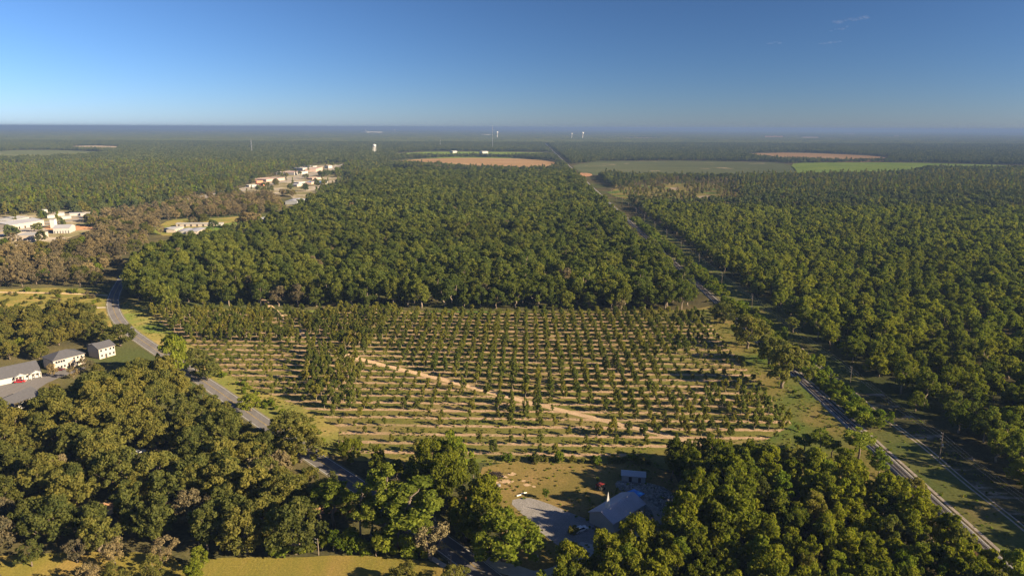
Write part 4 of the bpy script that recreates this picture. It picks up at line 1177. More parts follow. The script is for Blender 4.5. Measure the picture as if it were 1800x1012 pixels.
def building(label, cat, A, B, eave, depth, rise, wall, roof, style='gable', name='house', windows=(), doors=(), over=0.5, porch=(), storeys=1, lowwing=None, group=None, side_windows=()):
    """A-B: the ends of the eave facing the camera (points on the ground plan). local x runs along it, local +y away from the camera"""
    A, rz, L = frame_from(A, B)
    root = empty(name, A, rz, label, cat, group)
    w = MB()
    t = 0.25
    for (x0, x1, y0, y1) in ((0, L, 0, t), (0, L, depth - t, depth), (0, t, t, depth - t), (L - t, L, t, depth - t)): w.box(x0, x1, y0, y1, 0, eave)
    r = MB(); th = 0.18
    if style == 'gable':
        # ridge along x
        for x in (0, L - t):
            w.add([(x, 0, eave), (x + t, 0, eave), (x + t, depth, eave), (x, depth, eave), (x, depth / 2, eave + rise - .05), (x + t, depth / 2, eave + rise - .05)],
                  [(0, 4, 5, 1), (2, 5, 4, 3), (0, 3, 4), (1, 5, 2)])
        k = rise / (depth / 2)
        r.add([(-over, -over, eave - over * k), (L + over, -over, eave - over * k), (L + over, depth / 2, eave + rise), (-over, depth / 2, eave + rise),
               (L + over, depth + over, eave - over * k), (-over, depth + over, eave - over * k)] +
              [(-over, -over, eave - over * k + th), (L + over, -over, eave - over * k + th), (L + over, depth / 2, eave + rise + th), (-over, depth / 2, eave + rise + th),
               (L + over, depth + over, eave - over * k + th), (-over, depth + over, eave - over * k + th)],
              [(6, 7, 8, 9), (9, 8, 10, 11), (0, 3, 2, 1), (3, 5, 4, 2), (0, 1, 7, 6), (4, 5, 11, 10), (0, 6, 9, 3), (3, 9, 11, 5), (1, 2, 8, 7), (2, 4, 10, 8)])
    elif style == 'end':
        # ridge along y (gable faces the camera)
        for y in (0, depth - t):
            w.add([(0, y, eave), (L, y, eave), (L, y + t, eave), (0, y + t, eave), (L / 2, y, eave + rise - .05), (L / 2, y + t, eave + rise - .05)],
                  [(0, 1, 4), (2, 3, 5), (1, 2, 5, 4), (3, 0, 4, 5)])
        k = rise / (L / 2)
        r.add([(-over, -over, eave - over * k), (-over, depth + over, eave - over * k), (L / 2, depth + over, eave + rise), (L / 2, -over, eave + rise), (L + over, depth + over, eave - over * k), (L + over, -over, eave - over * k)] +
              [(-over, -over, eave - over * k + th), (-over, depth + over, eave - over * k + th), (L / 2, depth + over, eave + rise + th), (L / 2, -over, eave + rise + th), (L + over, depth + over, eave - over * k + th), (L + over, -over, eave - over * k + th)],
              [(9, 8, 7, 6), (11, 10, 8, 9), (0, 1, 2, 3), (3, 2, 4, 5), (0, 6, 7, 1), (5, 4, 10, 11), (0, 3, 9, 6), (3, 5, 11, 9), (1, 7, 8, 2), (2, 8, 10, 4)])
    elif style == 'hip':
        i = min(depth / 2, L / 2 - .5); o = over
        r.add([(-o, -o, eave), (L + o, -o, eave), (L + o, depth + o, eave), (-o, depth + o, eave), (i, depth / 2, eave + rise), (L - i, depth / 2, eave + rise), (-o, -o, eave - th), (L + o, -o, eave - th), (L + o, depth + o, eave - th), (-o, depth + o, eave - th)],
              [(0, 1, 5, 4), (1, 2, 5), (2, 3, 4, 5), (3, 0, 4), (6, 7, 1, 0), (7, 8, 2, 1), (8, 9, 3, 2), (9, 6, 0, 3), (9, 8, 7, 6)])
    else:                           # flat with parapet
        r.box(t, L - t, t, depth - t, eave - .6, eave - .3)
        r.add([(-.1, -.1, eave), (L + .1, -.1, eave), (L + .1, depth + .1, eave), (-.1, depth + .1, eave), (t, t, eave), (L - t, t, eave), (L - t, depth - t, eave), (t, depth - t, eave),
               (-.1, -.1, eave + .12), (L + .1, -.1, eave + .12), (L + .1, depth + .1, eave + .12), (-.1, depth + .1, eave + .12), (t, t, eave + .12), (L - t, t, eave + .12), (L - t, depth - t, eave + .12), (t, depth - t, eave + .12)],
              [(8, 9, 13, 12), (9, 10, 14, 13), (10, 11, 15, 14), (11, 8, 12, 15), (0, 1, 9, 8), (1, 2, 10, 9), (2, 3, 11, 10), (3, 0, 8, 11)])
    w.build('wall', wall, root)
    rf = r.build('roof', roof, root)
    for (x, z, ww, hh) in windows:
        f = MB(); b = .09
        for q in ((x - b, x, z - b, z + hh + b), (x + ww, x + ww + b, z - b, z + hh + b), (x, x + ww, z - b, z), (x, x + ww, z + hh, z + hh + b)): f.box(q[0], q[1], -.06, .02, q[2], q[3])
        fo = f.build('window', MAT['white'], root)
        MB().box(x, x + ww, -.03, .01, z, z + hh).build('pane', MAT['glass'], fo)
    for (x, ww, hh) in doors:
        MB().box(x, x + ww, -.07, .015, 0.05, hh).build('door', MAT['door'], root)
    for (y, z, ww, hh) in side_windows:       # on the wall at the right hand end
        fo = MB().box(L - .02, L + .05, y - .08, y + ww + .08, z - .08, z + hh + .08).build('window', MAT['white'], root)
        MB().box(L - .02, L + .07, y, y + ww, z, z + hh).build('pane', MAT['glass'], fo)
    for (x, ww, dp, hh, rs) in porch:
        pr = MB()
        pr.add([(x, -dp, hh), (x + ww, -dp, hh), (x + ww / 2, -dp, hh + rs), (x, .0, hh), (x + ww, 0, hh), (x + ww / 2, 0, hh + rs)], [(0, 1, 2), (0, 2, 5, 3), (1, 4, 5, 2), (0, 3, 4, 1)])
        for xx in (x + .1, x + ww - .3): pr.box(xx, xx + .2, -dp + .1, -dp + .3, 0, hh - .01)
        pr.build('porch', wall, root)
    return root, L

# church in the clearing: far gable corners measured at eave height
def church():
    ev = 3.6
    a0, a1 = P(1036.5, 899, ev), P(1088.5, 868.3, ev)      # left eave, near and far end
    b1 = P(1130, 886.5, ev)                                  # right eave, far end
    d = (a1 - a0); d.z = 0; L = d.length; d.normalize()
    n = Vector((d.y, -d.x, 0))
    W = abs((b1 - a1).dot(n))
    # long wall on the right side faces the camera: x from near to far
    A = a0 + n * W; B = A + d * (L + 1)
    wins = [(L * f, 1.2, 0.9, 1.5) for f in (0.30, 0.44, 0.86)]
    root, LL = building('metal-roofed white church with small steeple in the clearing among trees', 'church', A, B, ev, W, 2.0, MAT['wall_grey'], MAT['roof_purple'], 'gable', 'church',
                        windows=wins, doors=[(L * 0.62, 1.3, 2.3)], over=0.4)
    # seams of the metal roof
    th = 0.18; k = 2.0 / (W / 2)
    for side in (0, 1):
        for i in range(int((LL + .8) / 0.9)):
            x = -0.4 + 0.45 + i * 0.9
            mb = MB()
            if side == 0: mb.add([(x, -.4, ev - .4 * k + th), (x + .05, -.4, ev - .4 * k + th), (x + .05, W / 2, ev + 2 + th), (x, W / 2, ev + 2 + th), (x, -.4, ev - .4 * k + th + .05), (x + .05, -.4, ev - .4 * k + th + .05), (x + .05, W / 2, ev + 2.05 + th), (x, W / 2, ev + 2.05 + th)],
                                   [(4, 5, 6, 7), (0, 1, 5, 4), (1, 2, 6, 5), (3, 0, 4, 7)])
            else: mb.add([(x, W / 2, ev + 2 + th), (x + .05, W / 2, ev + 2 + th), (x + .05, W + .4, ev - .4 * k + th), (x, W + .4, ev - .4 * k + th), (x, W / 2, ev + 2.05 + th), (x + .05, W / 2, ev + 2.05 + th), (x + .05, W + .4, ev - .4 * k + th + .05), (x, W + .4, ev - .4 * k + th + .05)],
                         [(4, 5, 6, 7), (0, 1, 5, 4), (1, 2, 6, 5), (3, 0, 4, 7)])
            mb.build('roof_seam', MAT['roof_purple'], root)
    s = MB(); cx, cy = 3.0, W / 2
    s.box(cx - .55, cx + .55, cy - .55, cy + .55, ev + 1.9, ev + 3.6)
    s.build('steeple', MAT['white'], root)
    MB().lathe([(.78, ev + 3.6), (.62, ev + 3.75), (.02, ev + 7.2)], 4, cx, cy).build('spire', MAT['white'], root)
church()

# blue canopy, shed, tractor, white car, brush pile, rubble
def canopy():
    q = [P(1102.5, 863.5, 2.6), P(1114.5, 858.6, 2.9), P(1134, 866.7, 2.6), P(1121, 874.4, 2.6)]
    root = empty('shade_canopy', (q[0].x, q[0].y, 0), 0, 'bright blue tarpaulin canopy stretched behind the church', 'canopy')
    l = [p - root.location for p in q]
    c = sum((v for v in l), Vector()) / 4 + Vector((0, 0, .7))
    m = MB().add([*l, c, *[v - Vector((0, 0, .05)) for v in l], c - Vector((0, 0, .05))], [(1, 0, 4), (2, 1, 4), (3, 2, 4), (0, 3, 4), (5, 6, 9), (6, 7, 9), (7, 8, 9), (8, 5, 9), (0, 1, 6, 5), (1, 2, 7, 6), (2, 3, 8, 7), (3, 0, 5, 8)])
    m.build('tarpaulin', MAT['tarp'], root)
    for v in l: MB().tube([(v.x, v.y, 0), (v.x, v.y, v.z - .02)], [.06, .06], 6).build('leg', MAT['metal_grey'], root)
canopy()
def shed():
    A, B = P(1092.5, 845.5), P(1134, 849)
    root, L = building('long low weathered shed with pale sheet-metal roof behind the rubble yard', 'shed', A, B, 2.2, 3.6, 0.7, MAT['wall_grey'], MAT['roof_metal'], 'gable', 'shed', over=.25)
    for i in range(int(L / 0.75)):
        MB().box(i * .75 + .2, i * .75 + .32, -.06, .0, .05, 2.1).build('wall_rib', MAT['wall_grey'], root)
    MB().box(L * .30, L * .30 + 1, -.08, -.005, .05, 1.9).build('door', MAT['door'], root)
    MB().box(L * .7, L * .7 + .9, -.08, -.005, .05, 1.8).build('door', MAT['door'], root)
shed()

def wheel(parent, x, y, r, w, name='wheel'):
    wl = mobj(name, MB().prism([(x + r * math.cos(a), r + r * math.sin(a)) for a in np.linspace(0, 2 * math.pi, 17)[:-1]], y - w / 2, y + w / 2).mesh('wheel', MAT['rubber']), parent)
    mobj('rim', MB().prism([(x + r * .55 * math.cos(a), r + r * .55 * math.sin(a)) for a in np.linspace(0, 2 * math.pi, 13)[:-1]], y - w / 2 - .01, y + w / 2 + .01).mesh('rim', MAT['metal_grey']), wl)
def car(label, loc, rz, col, style='saloon', cat='car'):
    root = empty('parked_car' if style != 'moving' else 'car', loc, rz, label, cat)
    paint = plain('car_paint', col, 0.3, 0.02); paint.node_tree.nodes['Principled BSDF'].inputs['Specular IOR Level'].default_value = 0.6
    body = MB()
    prof = [(-2.25, .35), (2.2, .35), (2.25, .62), (2.1, .82), (1.15, .93), (-1.6, .98), (-2.2, .92), (-2.28, .6)]
    body.prism(prof, -.88, .88)
    root_b = body.build('body', paint, root)
    bv = root_b.modifiers.new('bevel', 'BEVEL'); bv.width = .06; bv.segments = 2
    cab = MB(); z0, z1 = .92, 1.45
    a = [(1.1, -.82), (1.1, .82), (-1.75, .82), (-1.75, -.82)]; b = [(.35, -.66), (.35, .66), (-1.2, .66), (-1.2, -.66)]
    cab.add([(x, y, z0) for x, y in a] + [(x, y, z1) for x, y in b], [(0, 1, 5, 4), (1, 2, 6, 5), (2, 3, 7, 6), (3, 0, 4, 7), (3, 2, 1, 0), (4, 5, 6, 7)])
    cab.build('window_glass', MAT['glass'], root)
    MB().box(-1.24, .38, -.68, .68, 1.44, 1.50).build('car_roof', paint, root)
    for x in (1.4, -1.4):
        for y in (-.8, .8): wheel(root, x, y, .34, .24)
    for y in (-.62, .62):
        MB().box(2.18, 2.27, y - .18, y + .18, .62, .76).build('headlight', MAT['white'], root)
        MB().box(-2.3, -2.2, y - .18, y + .18, .66, .8).build('tail_light', plain('red_lens', (.4, .02, .02), .4), root)
    return root
def road_dir(p):
    k = min(range(len(ROAD) - 1), key=lambda i: (ROAD[i] - p).length)
    d = ROAD[min(k + 2, len(ROAD) - 1)] - ROAD[max(k - 2, 0)]
    return ROAD[k], math.atan2(d.y, d.x)
q, rz = road_dir(P(352, 660))
car('dark blue car driving on the road beside the orchard corner', q + Vector((math.cos(rz + 1.57) * 1.7, math.sin(rz + 1.57) * 1.7, .125)), rz, (.015, .02, .06), 'moving')
car('white car parked below the church at the edge of the trees', P(1021, 933) + Vector((0, 0, .07)), 0.6, (.6, .6, .6))
car('red car parked in front of the long apartment house', P(36, 672) + Vector((0, 0, .03)), 0.25, (.5, .02, .03))
car('white car parked between apartment house and tree', P(52, 664) + Vector((0, 0, .03)), 0.2, (.6, .6, .58))
car('dark red car parked before the two-storey apartment house', P(106, 651) + Vector((0, 0, .03)), 0.35, (.10, .02, .03))
car('black car parked before the two-storey apartment house', P(112, 646) + Vector((0, 0, .03)), 0.35, (.02, .02, .025))
car('white car parked beside the brown-roofed house in the woods', P(244, 797) + Vector((0, 0, .035)), 0.9, (.6, .6, .6))

def tractor():
    root = empty('tractor', P(1056, 860), 2.2, 'small dark red tractor standing in the shaded clearing', 'tractor')
    red = plain('tractor_red', (.22, .03, .025), .5, .1)
    b = MB().prism([(.2, .7), (2.0, .7), (2.05, 1.25), (1.8, 1.45), (.2, 1.5)], -.35, .35); b.build('body', red, root)
    c = MB()
    for x in (-.9, .3):
        for y in (-.5, .5): c.box(x - .05, x + .05, y - .05, y + .05, .9, 2.3)
    c.build('cab_frame', MAT['rubber'], root)
    MB().box(-1.05, .45, -.65, .65, 2.3, 2.4).build('canopy_roof', red, root)
    MB().box(-.9, .2, -.4, .4, .6, 1.0).build('seat', MAT['rubber'], root)
    for y in (-.75, .75): wheel(root, -.5, y, .75, .4)
    for y in (-.6, .6): wheel(root, 1.6, y, .42, .25)
tractor()

def brush_pile():
    p = P(872, 836)
    g = random.Random(2); mb = MB()
    for i in range(150):
        a = g.uniform(0, 6.28); r = 2.6 * math.sqrt(g.random()); z = max(.1, (1.5 - r * .5) * g.random())
        b = g.uniform(0, 6.28); l = g.uniform(.8, 2.2); s = g.uniform(-.5, .7)
        c = Vector((math.cos(a) * r, math.sin(a) * r * .9, z)); d = Vector((math.cos(b), math.sin(b), s)) * l * .5
        e = c - d; e.z = max(e.z, .05)
        mb.tube([e, c + d], [.07, .03], 4)
    o = mb.build('brush_pile', MAT['burnt']); o.location = p
    tag(o, 'dark heap of burnt branches at the left of the clearing', 'brush pile')
brush_pile()
def log(px, py, L, rz, lab, mat='white', r=.22):
    o = MB().tube([(-L / 2, 0, r * .9), (0, .02, r), (L / 2, 0, r * .9)], [r, r * 1.05, r * .85], 9).build('log', MAT[mat]); o.location = P(px, py); o.rotation_euler.z = rz
    tag(o, lab, 'log')
log(912, 871, 1.6, .5, 'pale log at the left tip of the gravel lot'); log(921, 867, 2.0, .35, 'longer pale log just behind the gravel lot corner')
for (px, py, w, lab) in ((877, 854, 1.1, 'small round metal drum lying between brush pile and trees'),):
    o = MB().lathe([(0, 0), (w * .5, 0), (w * .52, .2), (w * .5, .7), (0, .72)], 14).build('drum', MAT['metal_grey']); o.location = P(px, py); tag(o, lab, 'drum')
# bare sandy scrapes of the clearing
g = random.Random(8)
for (px, py, w) in ((893, 846, 3.2), (900, 833, 2.0), (925, 852, 1.4), (938, 855, 1.0), (920, 845, 1.0), (885, 838, 2.0), (870, 848, 1.4)):
    c = P(px, py)
    pts = [(c.x + w * g.uniform(.5, 1.3) * math.cos(a), c.y + w * .6 * g.uniform(.5, 1.3) * math.sin(a)) for a in np.linspace(0, 6.28, 10)[:-1]]
    sheet('sandy_scrape', pts, .075 + w * .003, MAT['sand'], 1, world=True)
def rubble():
    g = np.random.default_rng(3); mb = MB()
    poly = [(1082, 846), (1100, 850), (1140, 850), (1175, 860), (1188, 880), (1180, 900), (1160, 905), (1140, 885), (1100, 856)]
    n = 0
    while n < 420:
        px, py = g.uniform(1080, 1190), g.uniform(843, 908)
        if not in_poly(px, py, poly): continue
        p = P(px, py); s = g.uniform(.12, .5); a = g.uniform(0, 6.28); h = s * g.uniform(.3, .9)
        c, sn = math.cos(a) * s, math.sin(a) * s
        b = [(p.x + c, p.y + sn), (p.x - sn * .7, p.y + c * .7), (p.x - c, p.y - sn), (p.x + sn * .7, p.y - c * .7)]
        mb.add([(x, y, .05) for x, y in b] + [(p.x + (x - p.x) * .6, p.y + (y - p.y) * .6, .1 + h) for x, y in b], [(0, 1, 5, 4), (1, 2, 6, 5), (2, 3, 7, 6), (3, 0, 4, 7), (4, 5, 6, 7)])
        n += 1
    o = mb.build('rubble', plain('rubble_stone', (.36, .34, .31), .9, .35, 1.0)); tag(o, 'broken stones and scrap strewn over the yard behind the church', kind='stuff')
rubble()

# apartment houses at the left edge (eave pixels measured on the photograph)
def apartments():
    W = MAT['wall_cream']
    A, B = P(14, 663, 3.0), P(70, 651, 3.0); L = (B - A).length
    A = A - (B - A) * .35; L = (B - A).length
    building('long single-storey house with grey roof and small white porches at the left edge', 'apartment house', A, B, 3.0, 13, 3.4, MAT['wall_white'], MAT['roof_grey'], 'gable', 'apartment_house',
             windows=[(L * f, 1.0, 1.1, 1.2) for f in (.34, .5, .66, .9)], doors=[(L * .42, 1.0, 2.1), (L * .8, 1.0, 2.1)], porch=[(L * .38, 4.5, 2.0, 2.7, 1.1), (L * .74, 4.5, 2.0, 2.7, 1.1)])
    A, B = P(93, 634, 5.4), P(148, 620.5, 5.4); L = (B - A).length
    building('two-storey cream apartment house with hipped grey roof in the middle of the row', 'apartment house', A, B, 5.4, 11, 2.6, W, MAT['roof_grey'], 'hip', 'apartment_house',
             windows=[(L * f, 3.6, 1.0, 1.2) for f in (.06, .14, .22, .30, .62, .74, .86)] + [(L * f, 1.0, 1.0, 1.2) for f in (.1, .2, .3, .7, .84)], doors=[(L * .45, 1.6, 2.2), (L * .55, 1.0, 2.1)],
             porch=[(L * .46, 5.5, 1.6, 2.7, 1.3)])
    A, B = P(173, 613.5, 5.4), P(201, 606, 5.4); L = (B - A).length
    building('two-storey cream apartment house with grey gable roof nearest the road', 'apartment house', A, B, 5.4, 9.5, 2.0, W, MAT['roof_grey'], 'gable', 'apartment_house',
             windows=[(L * f, 3.6, 1.0, 1.2) for f in (.08, .38, .66, .86)] + [(L * f, 1.0, 1.0, 1.2) for f in (.1, .6, .84)], doors=[(L * .36, 1.0, 2.1)])
    A, B = P(161, 611.8, 3.4), P(172.2, 615, 3.4)
    building('low grey-roofed annex at the left end of the house nearest the road', 'annex', A, P(172.0, 609.5, 3.4), 3.6, 7, 1.2, W, MAT['roof_grey'], 'gable', 'annex', over=.3)
    A, B = P(22, 712, 3.0), P(72, 690, 3.0)
    A = A - (B - A) * .3
    building('grey-roofed low house half hidden by oaks below the parking lot', 'apartment house', A, B, 3.0, 10, 2.2, MAT['wall_white'], MAT['roof_grey'], 'gable', 'apartment_house',
             windows=[(4, 1.0, 1.1, 1.2), (9, 1.0, 1.1, 1.2)])
    A, B = P(196, 815, 2.8), P(222, 806, 2.8)
    building('brown-roofed small house under the big oaks left of centre', 'house', A, B, 2.8, 8, 1.8, MAT['wall_brick'], MAT['roof_brown'], 'gable', 'house', windows=[(2, 1, 1, 1.1), (5, 1, 1, 1.1)], over=.6)
    A, B = P(207, 822, 2.4), P(220, 819, 2.4)
    building('pale lean-to beside the brown-roofed small house', 'lean-to', A, B, 2.2, 3.2, .5, MAT['wall_cream'], MAT['sand'], 'gable', 'lean_to', over=.3)
apartments()

# town buildings: label, near eave pixels, height, depth, rise, wall, roof, style
TOWN = [
    ('longest white-roofed warehouse behind the highway at the left', 14, 389, 51, 381.5, 6, 26, 1.5, 'wall_white', 'roof_white', 'gable', 'warehouse'),
    ('long grey-roofed shop row with cream front beside the highway', 18, 396, 77, 387, 6, 30, 2.5, 'wall_cream', 'roof_metal', 'gable', 'shop'),
    ('orange-fronted flat shop at the very left edge', -20, 396, 15, 395, 5, 24, 0, 'roof_pink', 'roof_white', 'flat', 'shop'),
    ('white flat-roofed store in front of the highway at the left', 19, 414, 60, 413.5, 6, 26, 0, 'wall_cream', 'roof_white', 'flat', 'shop'),
    ('white building with square tower front beside red clay', 93, 401.5, 122, 400.5, 6, 22, 2.5, 'wall_white', 'roof_metal', 'gable', 'shop'),
    ('small white shed alone behind the left warehouses', 69, 370, 76, 370, 4, 9, 1, 'wall_white', 'roof_white', 'gable', 'shed'),
    ('pale trailer left in the trailer group', 83, 379.5, 96, 378.5, 3.4, 7, .7, 'wall_white', 'roof_white', 'gable', 'trailer'),
    ('long pale trailer in the middle of the trailer group', 97, 375.5, 113, 374.5, 3.4, 7, .7, 'wall_white', 'roof_white', 'gable', 'trailer'),
    ('front trailer of the trailer group', 108, 381, 125, 380, 3.4, 7, .7, 'wall_white', 'roof_white', 'gable', 'trailer'),
    ('grey-roofed trailer in the rear of the trailer group', 122, 375.5, 140, 374.8, 3.4, 8, .7, 'wall_white', 'roof_metal', 'gable', 'trailer'),
    ('white trailer at the right end of the trailer group', 141, 375.3, 157, 374.8, 3.4, 8, .7, 'wall_white', 'roof_white', 'gable', 'trailer'),
    ('small trailer behind the brown trees right of the trailer group', 162, 377, 167, 377, 3.4, 8, .7, 'wall_white', 'roof_white', 'gable', 'trailer'),
    ('pinkish shed between brown woods and green forest', 182, 371, 192, 370.6, 4, 9, 1, 'roof_pink', 'roof_pink', 'gable', 'shed'),
    ('longest storage shed forming the back of the storage yard', 309, 393.5, 373, 393, 3.6, 9, .6, 'wall_cream', 'roof_white', 'gable', 'storage_shed'),
    ('leftmost grey storage shed of the front row', 298, 402, 313, 399.5, 3.4, 10, .6, 'wall_white', 'roof_metal', 'gable', 'storage_shed'),
    ('second storage shed of the front row from the left', 307, 404, 323, 398.5, 3.4, 9, .6, 'wall_cream', 'roof_white', 'gable', 'storage_shed'),
    ('third storage shed of the front row from the left', 328, 406.5, 340, 401.5, 3.4, 10, .6, 'wall_white', 'roof_metal', 'gable', 'storage_shed'),
    ('rightmost storage shed of the front row beside the dark grove', 347, 407, 362, 400.5, 3.4, 12, .6, 'wall_cream', 'roof_metal', 'gable', 'storage_shed'),
    ('small white shed right of the storage yard', 380, 392.8, 392, 392.4, 3, 8, .5, 'wall_white', 'roof_white', 'gable', 'shed'),
    ('grey-roofed building beside the side street above the golden tree', 462, 386, 476, 383.5, 4.5, 16, 1.2, 'wall_grey', 'roof_metal', 'gable', 'shop'),
    ('grey building where the side street leaves the grove', 522, 354, 536, 349.5, 5, 18, 1.2, 'wall_grey', 'roof_metal', 'gable', 'shop'),
    ('white low shop at the left end of the strip town', 438, 325.5, 455, 324.5, 5, 20, 0, 'wall_white', 'roof_white', 'flat', 'shop'),
    ('orange shop at the left of the strip town', 460, 322.5, 469, 321.5, 7, 22, 0, 'wall_orange', 'roof_pink', 'flat', 'shop'),
    ('pinkish-roofed shop behind the orange shop', 451, 318, 462, 317, 6, 24, 0, 'wall_orange', 'roof_pink', 'flat', 'shop'),
    ('long pink-roofed store of the strip town', 468, 315.5, 500, 312.5, 7, 60, 0, 'roof_pink', 'roof_pink', 'flat', 'store'),
    ('white terrace left of the largest store', 507, 303.5, 520, 302.8, 5, 18, 1, 'wall_white', 'roof_white', 'gable', 'shop'),
    ('largest store of the strip town with pale grey roof', 517, 303.5, 541, 300.8, 8, 70, 0, 'wall_white', 'roof_pink', 'flat', 'store'),
    ('white store behind the largest store', 532, 295.5, 549, 294.5, 7, 50, 0, 'wall_white', 'roof_white', 'flat', 'store'),
    ('pink-roofed shop at the far right of the rear store group', 555, 297, 567, 293.5, 7, 40, 0, 'roof_pink', 'roof_pink', 'flat', 'shop'),
    ('flat white shop behind the store group', 545, 292.5, 557, 291.6, 6, 30, 0, 'wall_white', 'roof_white', 'flat', 'shop'),
    ('far white shed in the road gap at the end of the strip town', 577, 291.5, 584, 291, 5, 20, 1, 'wall_white', 'roof_pink', 'gable', 'shed'),
    ('shop with bright blue roof in the strip town', 561, 320, 576, 319, 6, 30, 0, 'wall_white', 'roof_blue', 'flat', 'shop'),
    ('small shop with blue sign roof left of the blue-roofed shop', 547, 320, 554, 318.5, 6.5, 18, 0, 'roof_pink', 'roof_blue', 'flat', 'shop'),
    ('white-roofed shop left of the blue roofs', 525, 320.5, 539, 319, 5.5, 24, 0, 'wall_white', 'roof_white', 'flat', 'shop'),
    ('yellowish gabled shop in front of the white-roofed shop', 522, 325, 532, 324, 5, 18, 2, 'wall_cream', 'roof_metal', 'end', 'shop'),
    ('red-brown shop row behind the blue-roofed shop', 549, 313, 568, 311.5, 5.5, 26, 0, 'roof_pink', 'roof_pink', 'flat', 'shop'),
    ('white farm building at the left end of the green strip field', 684, 270.4, 695, 270, 8, 30, 2, 'wall_white', 'roof_white', 'gable', 'barn'),
    ('white-roofed school left of the green strip field', 711, 262.5, 719, 262.2, 8, 40, 0, 'wall_white', 'roof_white', 'flat', 'school'),
    ('second pale roof right of the white-roofed school', 723, 263.3, 732, 263, 8, 40, 0, 'wall_white', 'roof_white', 'flat', 'school'),
    ('pale farm building above the middle of the green field', 796, 266, 804, 265.8, 8, 24, 2, 'wall_white', 'roof_white', 'gable', 'barn'),
    ('pale farm building above the right part of the green field', 848, 266.6, 858, 266.4, 9, 26, 2, 'wall_white', 'roof_white', 'gable', 'barn'),
    ('longest industrial hall near the horizon', 643, 232, 672, 231.9, 26, 150, 0, 'wall_white', 'roof_pink', 'flat', 'factory'),
    ('white factory block near the radio mast', 849, 236.8, 863, 236.8, 18, 80, 0, 'wall_white', 'roof_white', 'flat', 'factory'),
    ('lone white house left in the forest above the trailers', 141, 317, 143.5, 317, 4, 10, 1.5, 'wall_white', 'roof_white', 'gable', 'house'),
    ('first of two white roofs high in the forest left of centre', 223.5, 302, 226.5, 302, 5, 12, 1.5, 'wall_white', 'roof_white', 'gable', 'house'),
    ('right one of two white roofs high in the forest left of centre', 242, 303, 245.5, 303, 5, 12, 1.5, 'wall_white', 'roof_white', 'gable', 'house'),
    ('lone white roof in the forest below the lattice mast', 347.5, 306, 351.5, 306, 5, 12, 1.5, 'wall_white', 'roof_white', 'gable', 'house'),
    ('small white roof in the forest left of the rear store group', 488, 289, 491, 289, 5, 12, 1.5, 'wall_white', 'roof_white', 'gable', 'house'),
    ('pale roof in the forest left of the water tower', 568, 273.5, 573, 273.2, 6, 18, 1.5, 'wall_white', 'roof_metal', 'gable', 'house'),
]
for (lab, ax, ay, bx, by, hgt, dep, rise, wl, rf, st, nm) in TOWN:
    if 270 < ay < 335 and ax > 300: hgt *= .8; dep *= .7
    if ay < 300 or nm == 'house': hgt = max(hgt, 8)
    A, B = P(ax, ay, hgt), P(bx, by, hgt)
    root, L = building(lab, nm.replace('_', ' '), A, B, hgt, dep, rise, MAT[wl], MAT[rf], st, nm, over=.4)
    if ay > 370 and nm in ('shop', 'storage_shed', 'warehouse'):
        n = 6
        for i in range(n):
            MB().box(L * (i + .35) / n, L * (i + .62) / n, -.1, -.005, .1, min(3.0, hgt - .8)).build('roller_door' if nm != 'shop' else 'shop_window', MAT['door'] if nm != 'shop' else MAT['glass'], root)
# tower front of the white building beside the clay
A = P(89, 401.5); o = empty('sign_tower', A, 0.1, 'square white tower standing at the left end of the tower-fronted building', 'tower')
MB().box(0, 5, 0, 5, 0, 10).build('shaft', MAT['white'], o); MB().box(-.3, 5.3, -.3, 5.3, 10, 10.5).build('cap', MAT['roof_metal'], o)

# ------------------------------------------------------------------ water towers, masts
def water_tower(px, py, h, r, lab, legs=False):
    root = empty('water_tower', P(px, py), 0, lab, 'water tower')
    prof = [(0, h - r * 1.6), (r * .6, h - r * 1.45), (r * .95, h - r * .95), (r, h - r * .6), (r * .85, h - r * .2), (r * .4, h), (0, h + .2)]
    MB().lathe(prof, 20).build('tank', MAT['white'], root, smooth=True)
    if legs:
        for k in range(6):
            a = k * math.pi / 3
            MB().tube([(r * 1.05 * math.cos(a), r * 1.05 * math.sin(a), 0), (r * .85 * math.cos(a), r * .85 * math.sin(a), h - r * .9)], [.5, .5], 6).build('leg', MAT['white'], root)
        MB().tube([(0, 0, 0), (0, 0, h - r * 1.4)], [1.2, 1.2], 10).build('riser_pipe', MAT['white'], root)
    else:
        MB().lathe([(r * .55, 0), (r * .28, h * .12), (r * .25, h - r * 1.9), (r * .6, h - r * 1.45)], 16).build('pedestal', MAT['white'], root, smooth=True)
water_tower(658.5, 271, 42, 7.5, 'white legged water tower above the forest left of the green field', True)
water_tower(874, 244, 74, 12, 'white water tower right of the tall radio mast', False)
water_tower(1005, 245, 62, 8, 'left one of two water towers near the horizon right of centre', False)
water_tower(1024, 245, 72, 13, 'right one of two water towers near the horizon right of centre', False)
water_tower(643, 233.5, 62, 12, 'white tower at the left end of the horizon hall', False)
water_tower(694, 233.5, 62, 11, 'white tower right of the horizon hall', False)
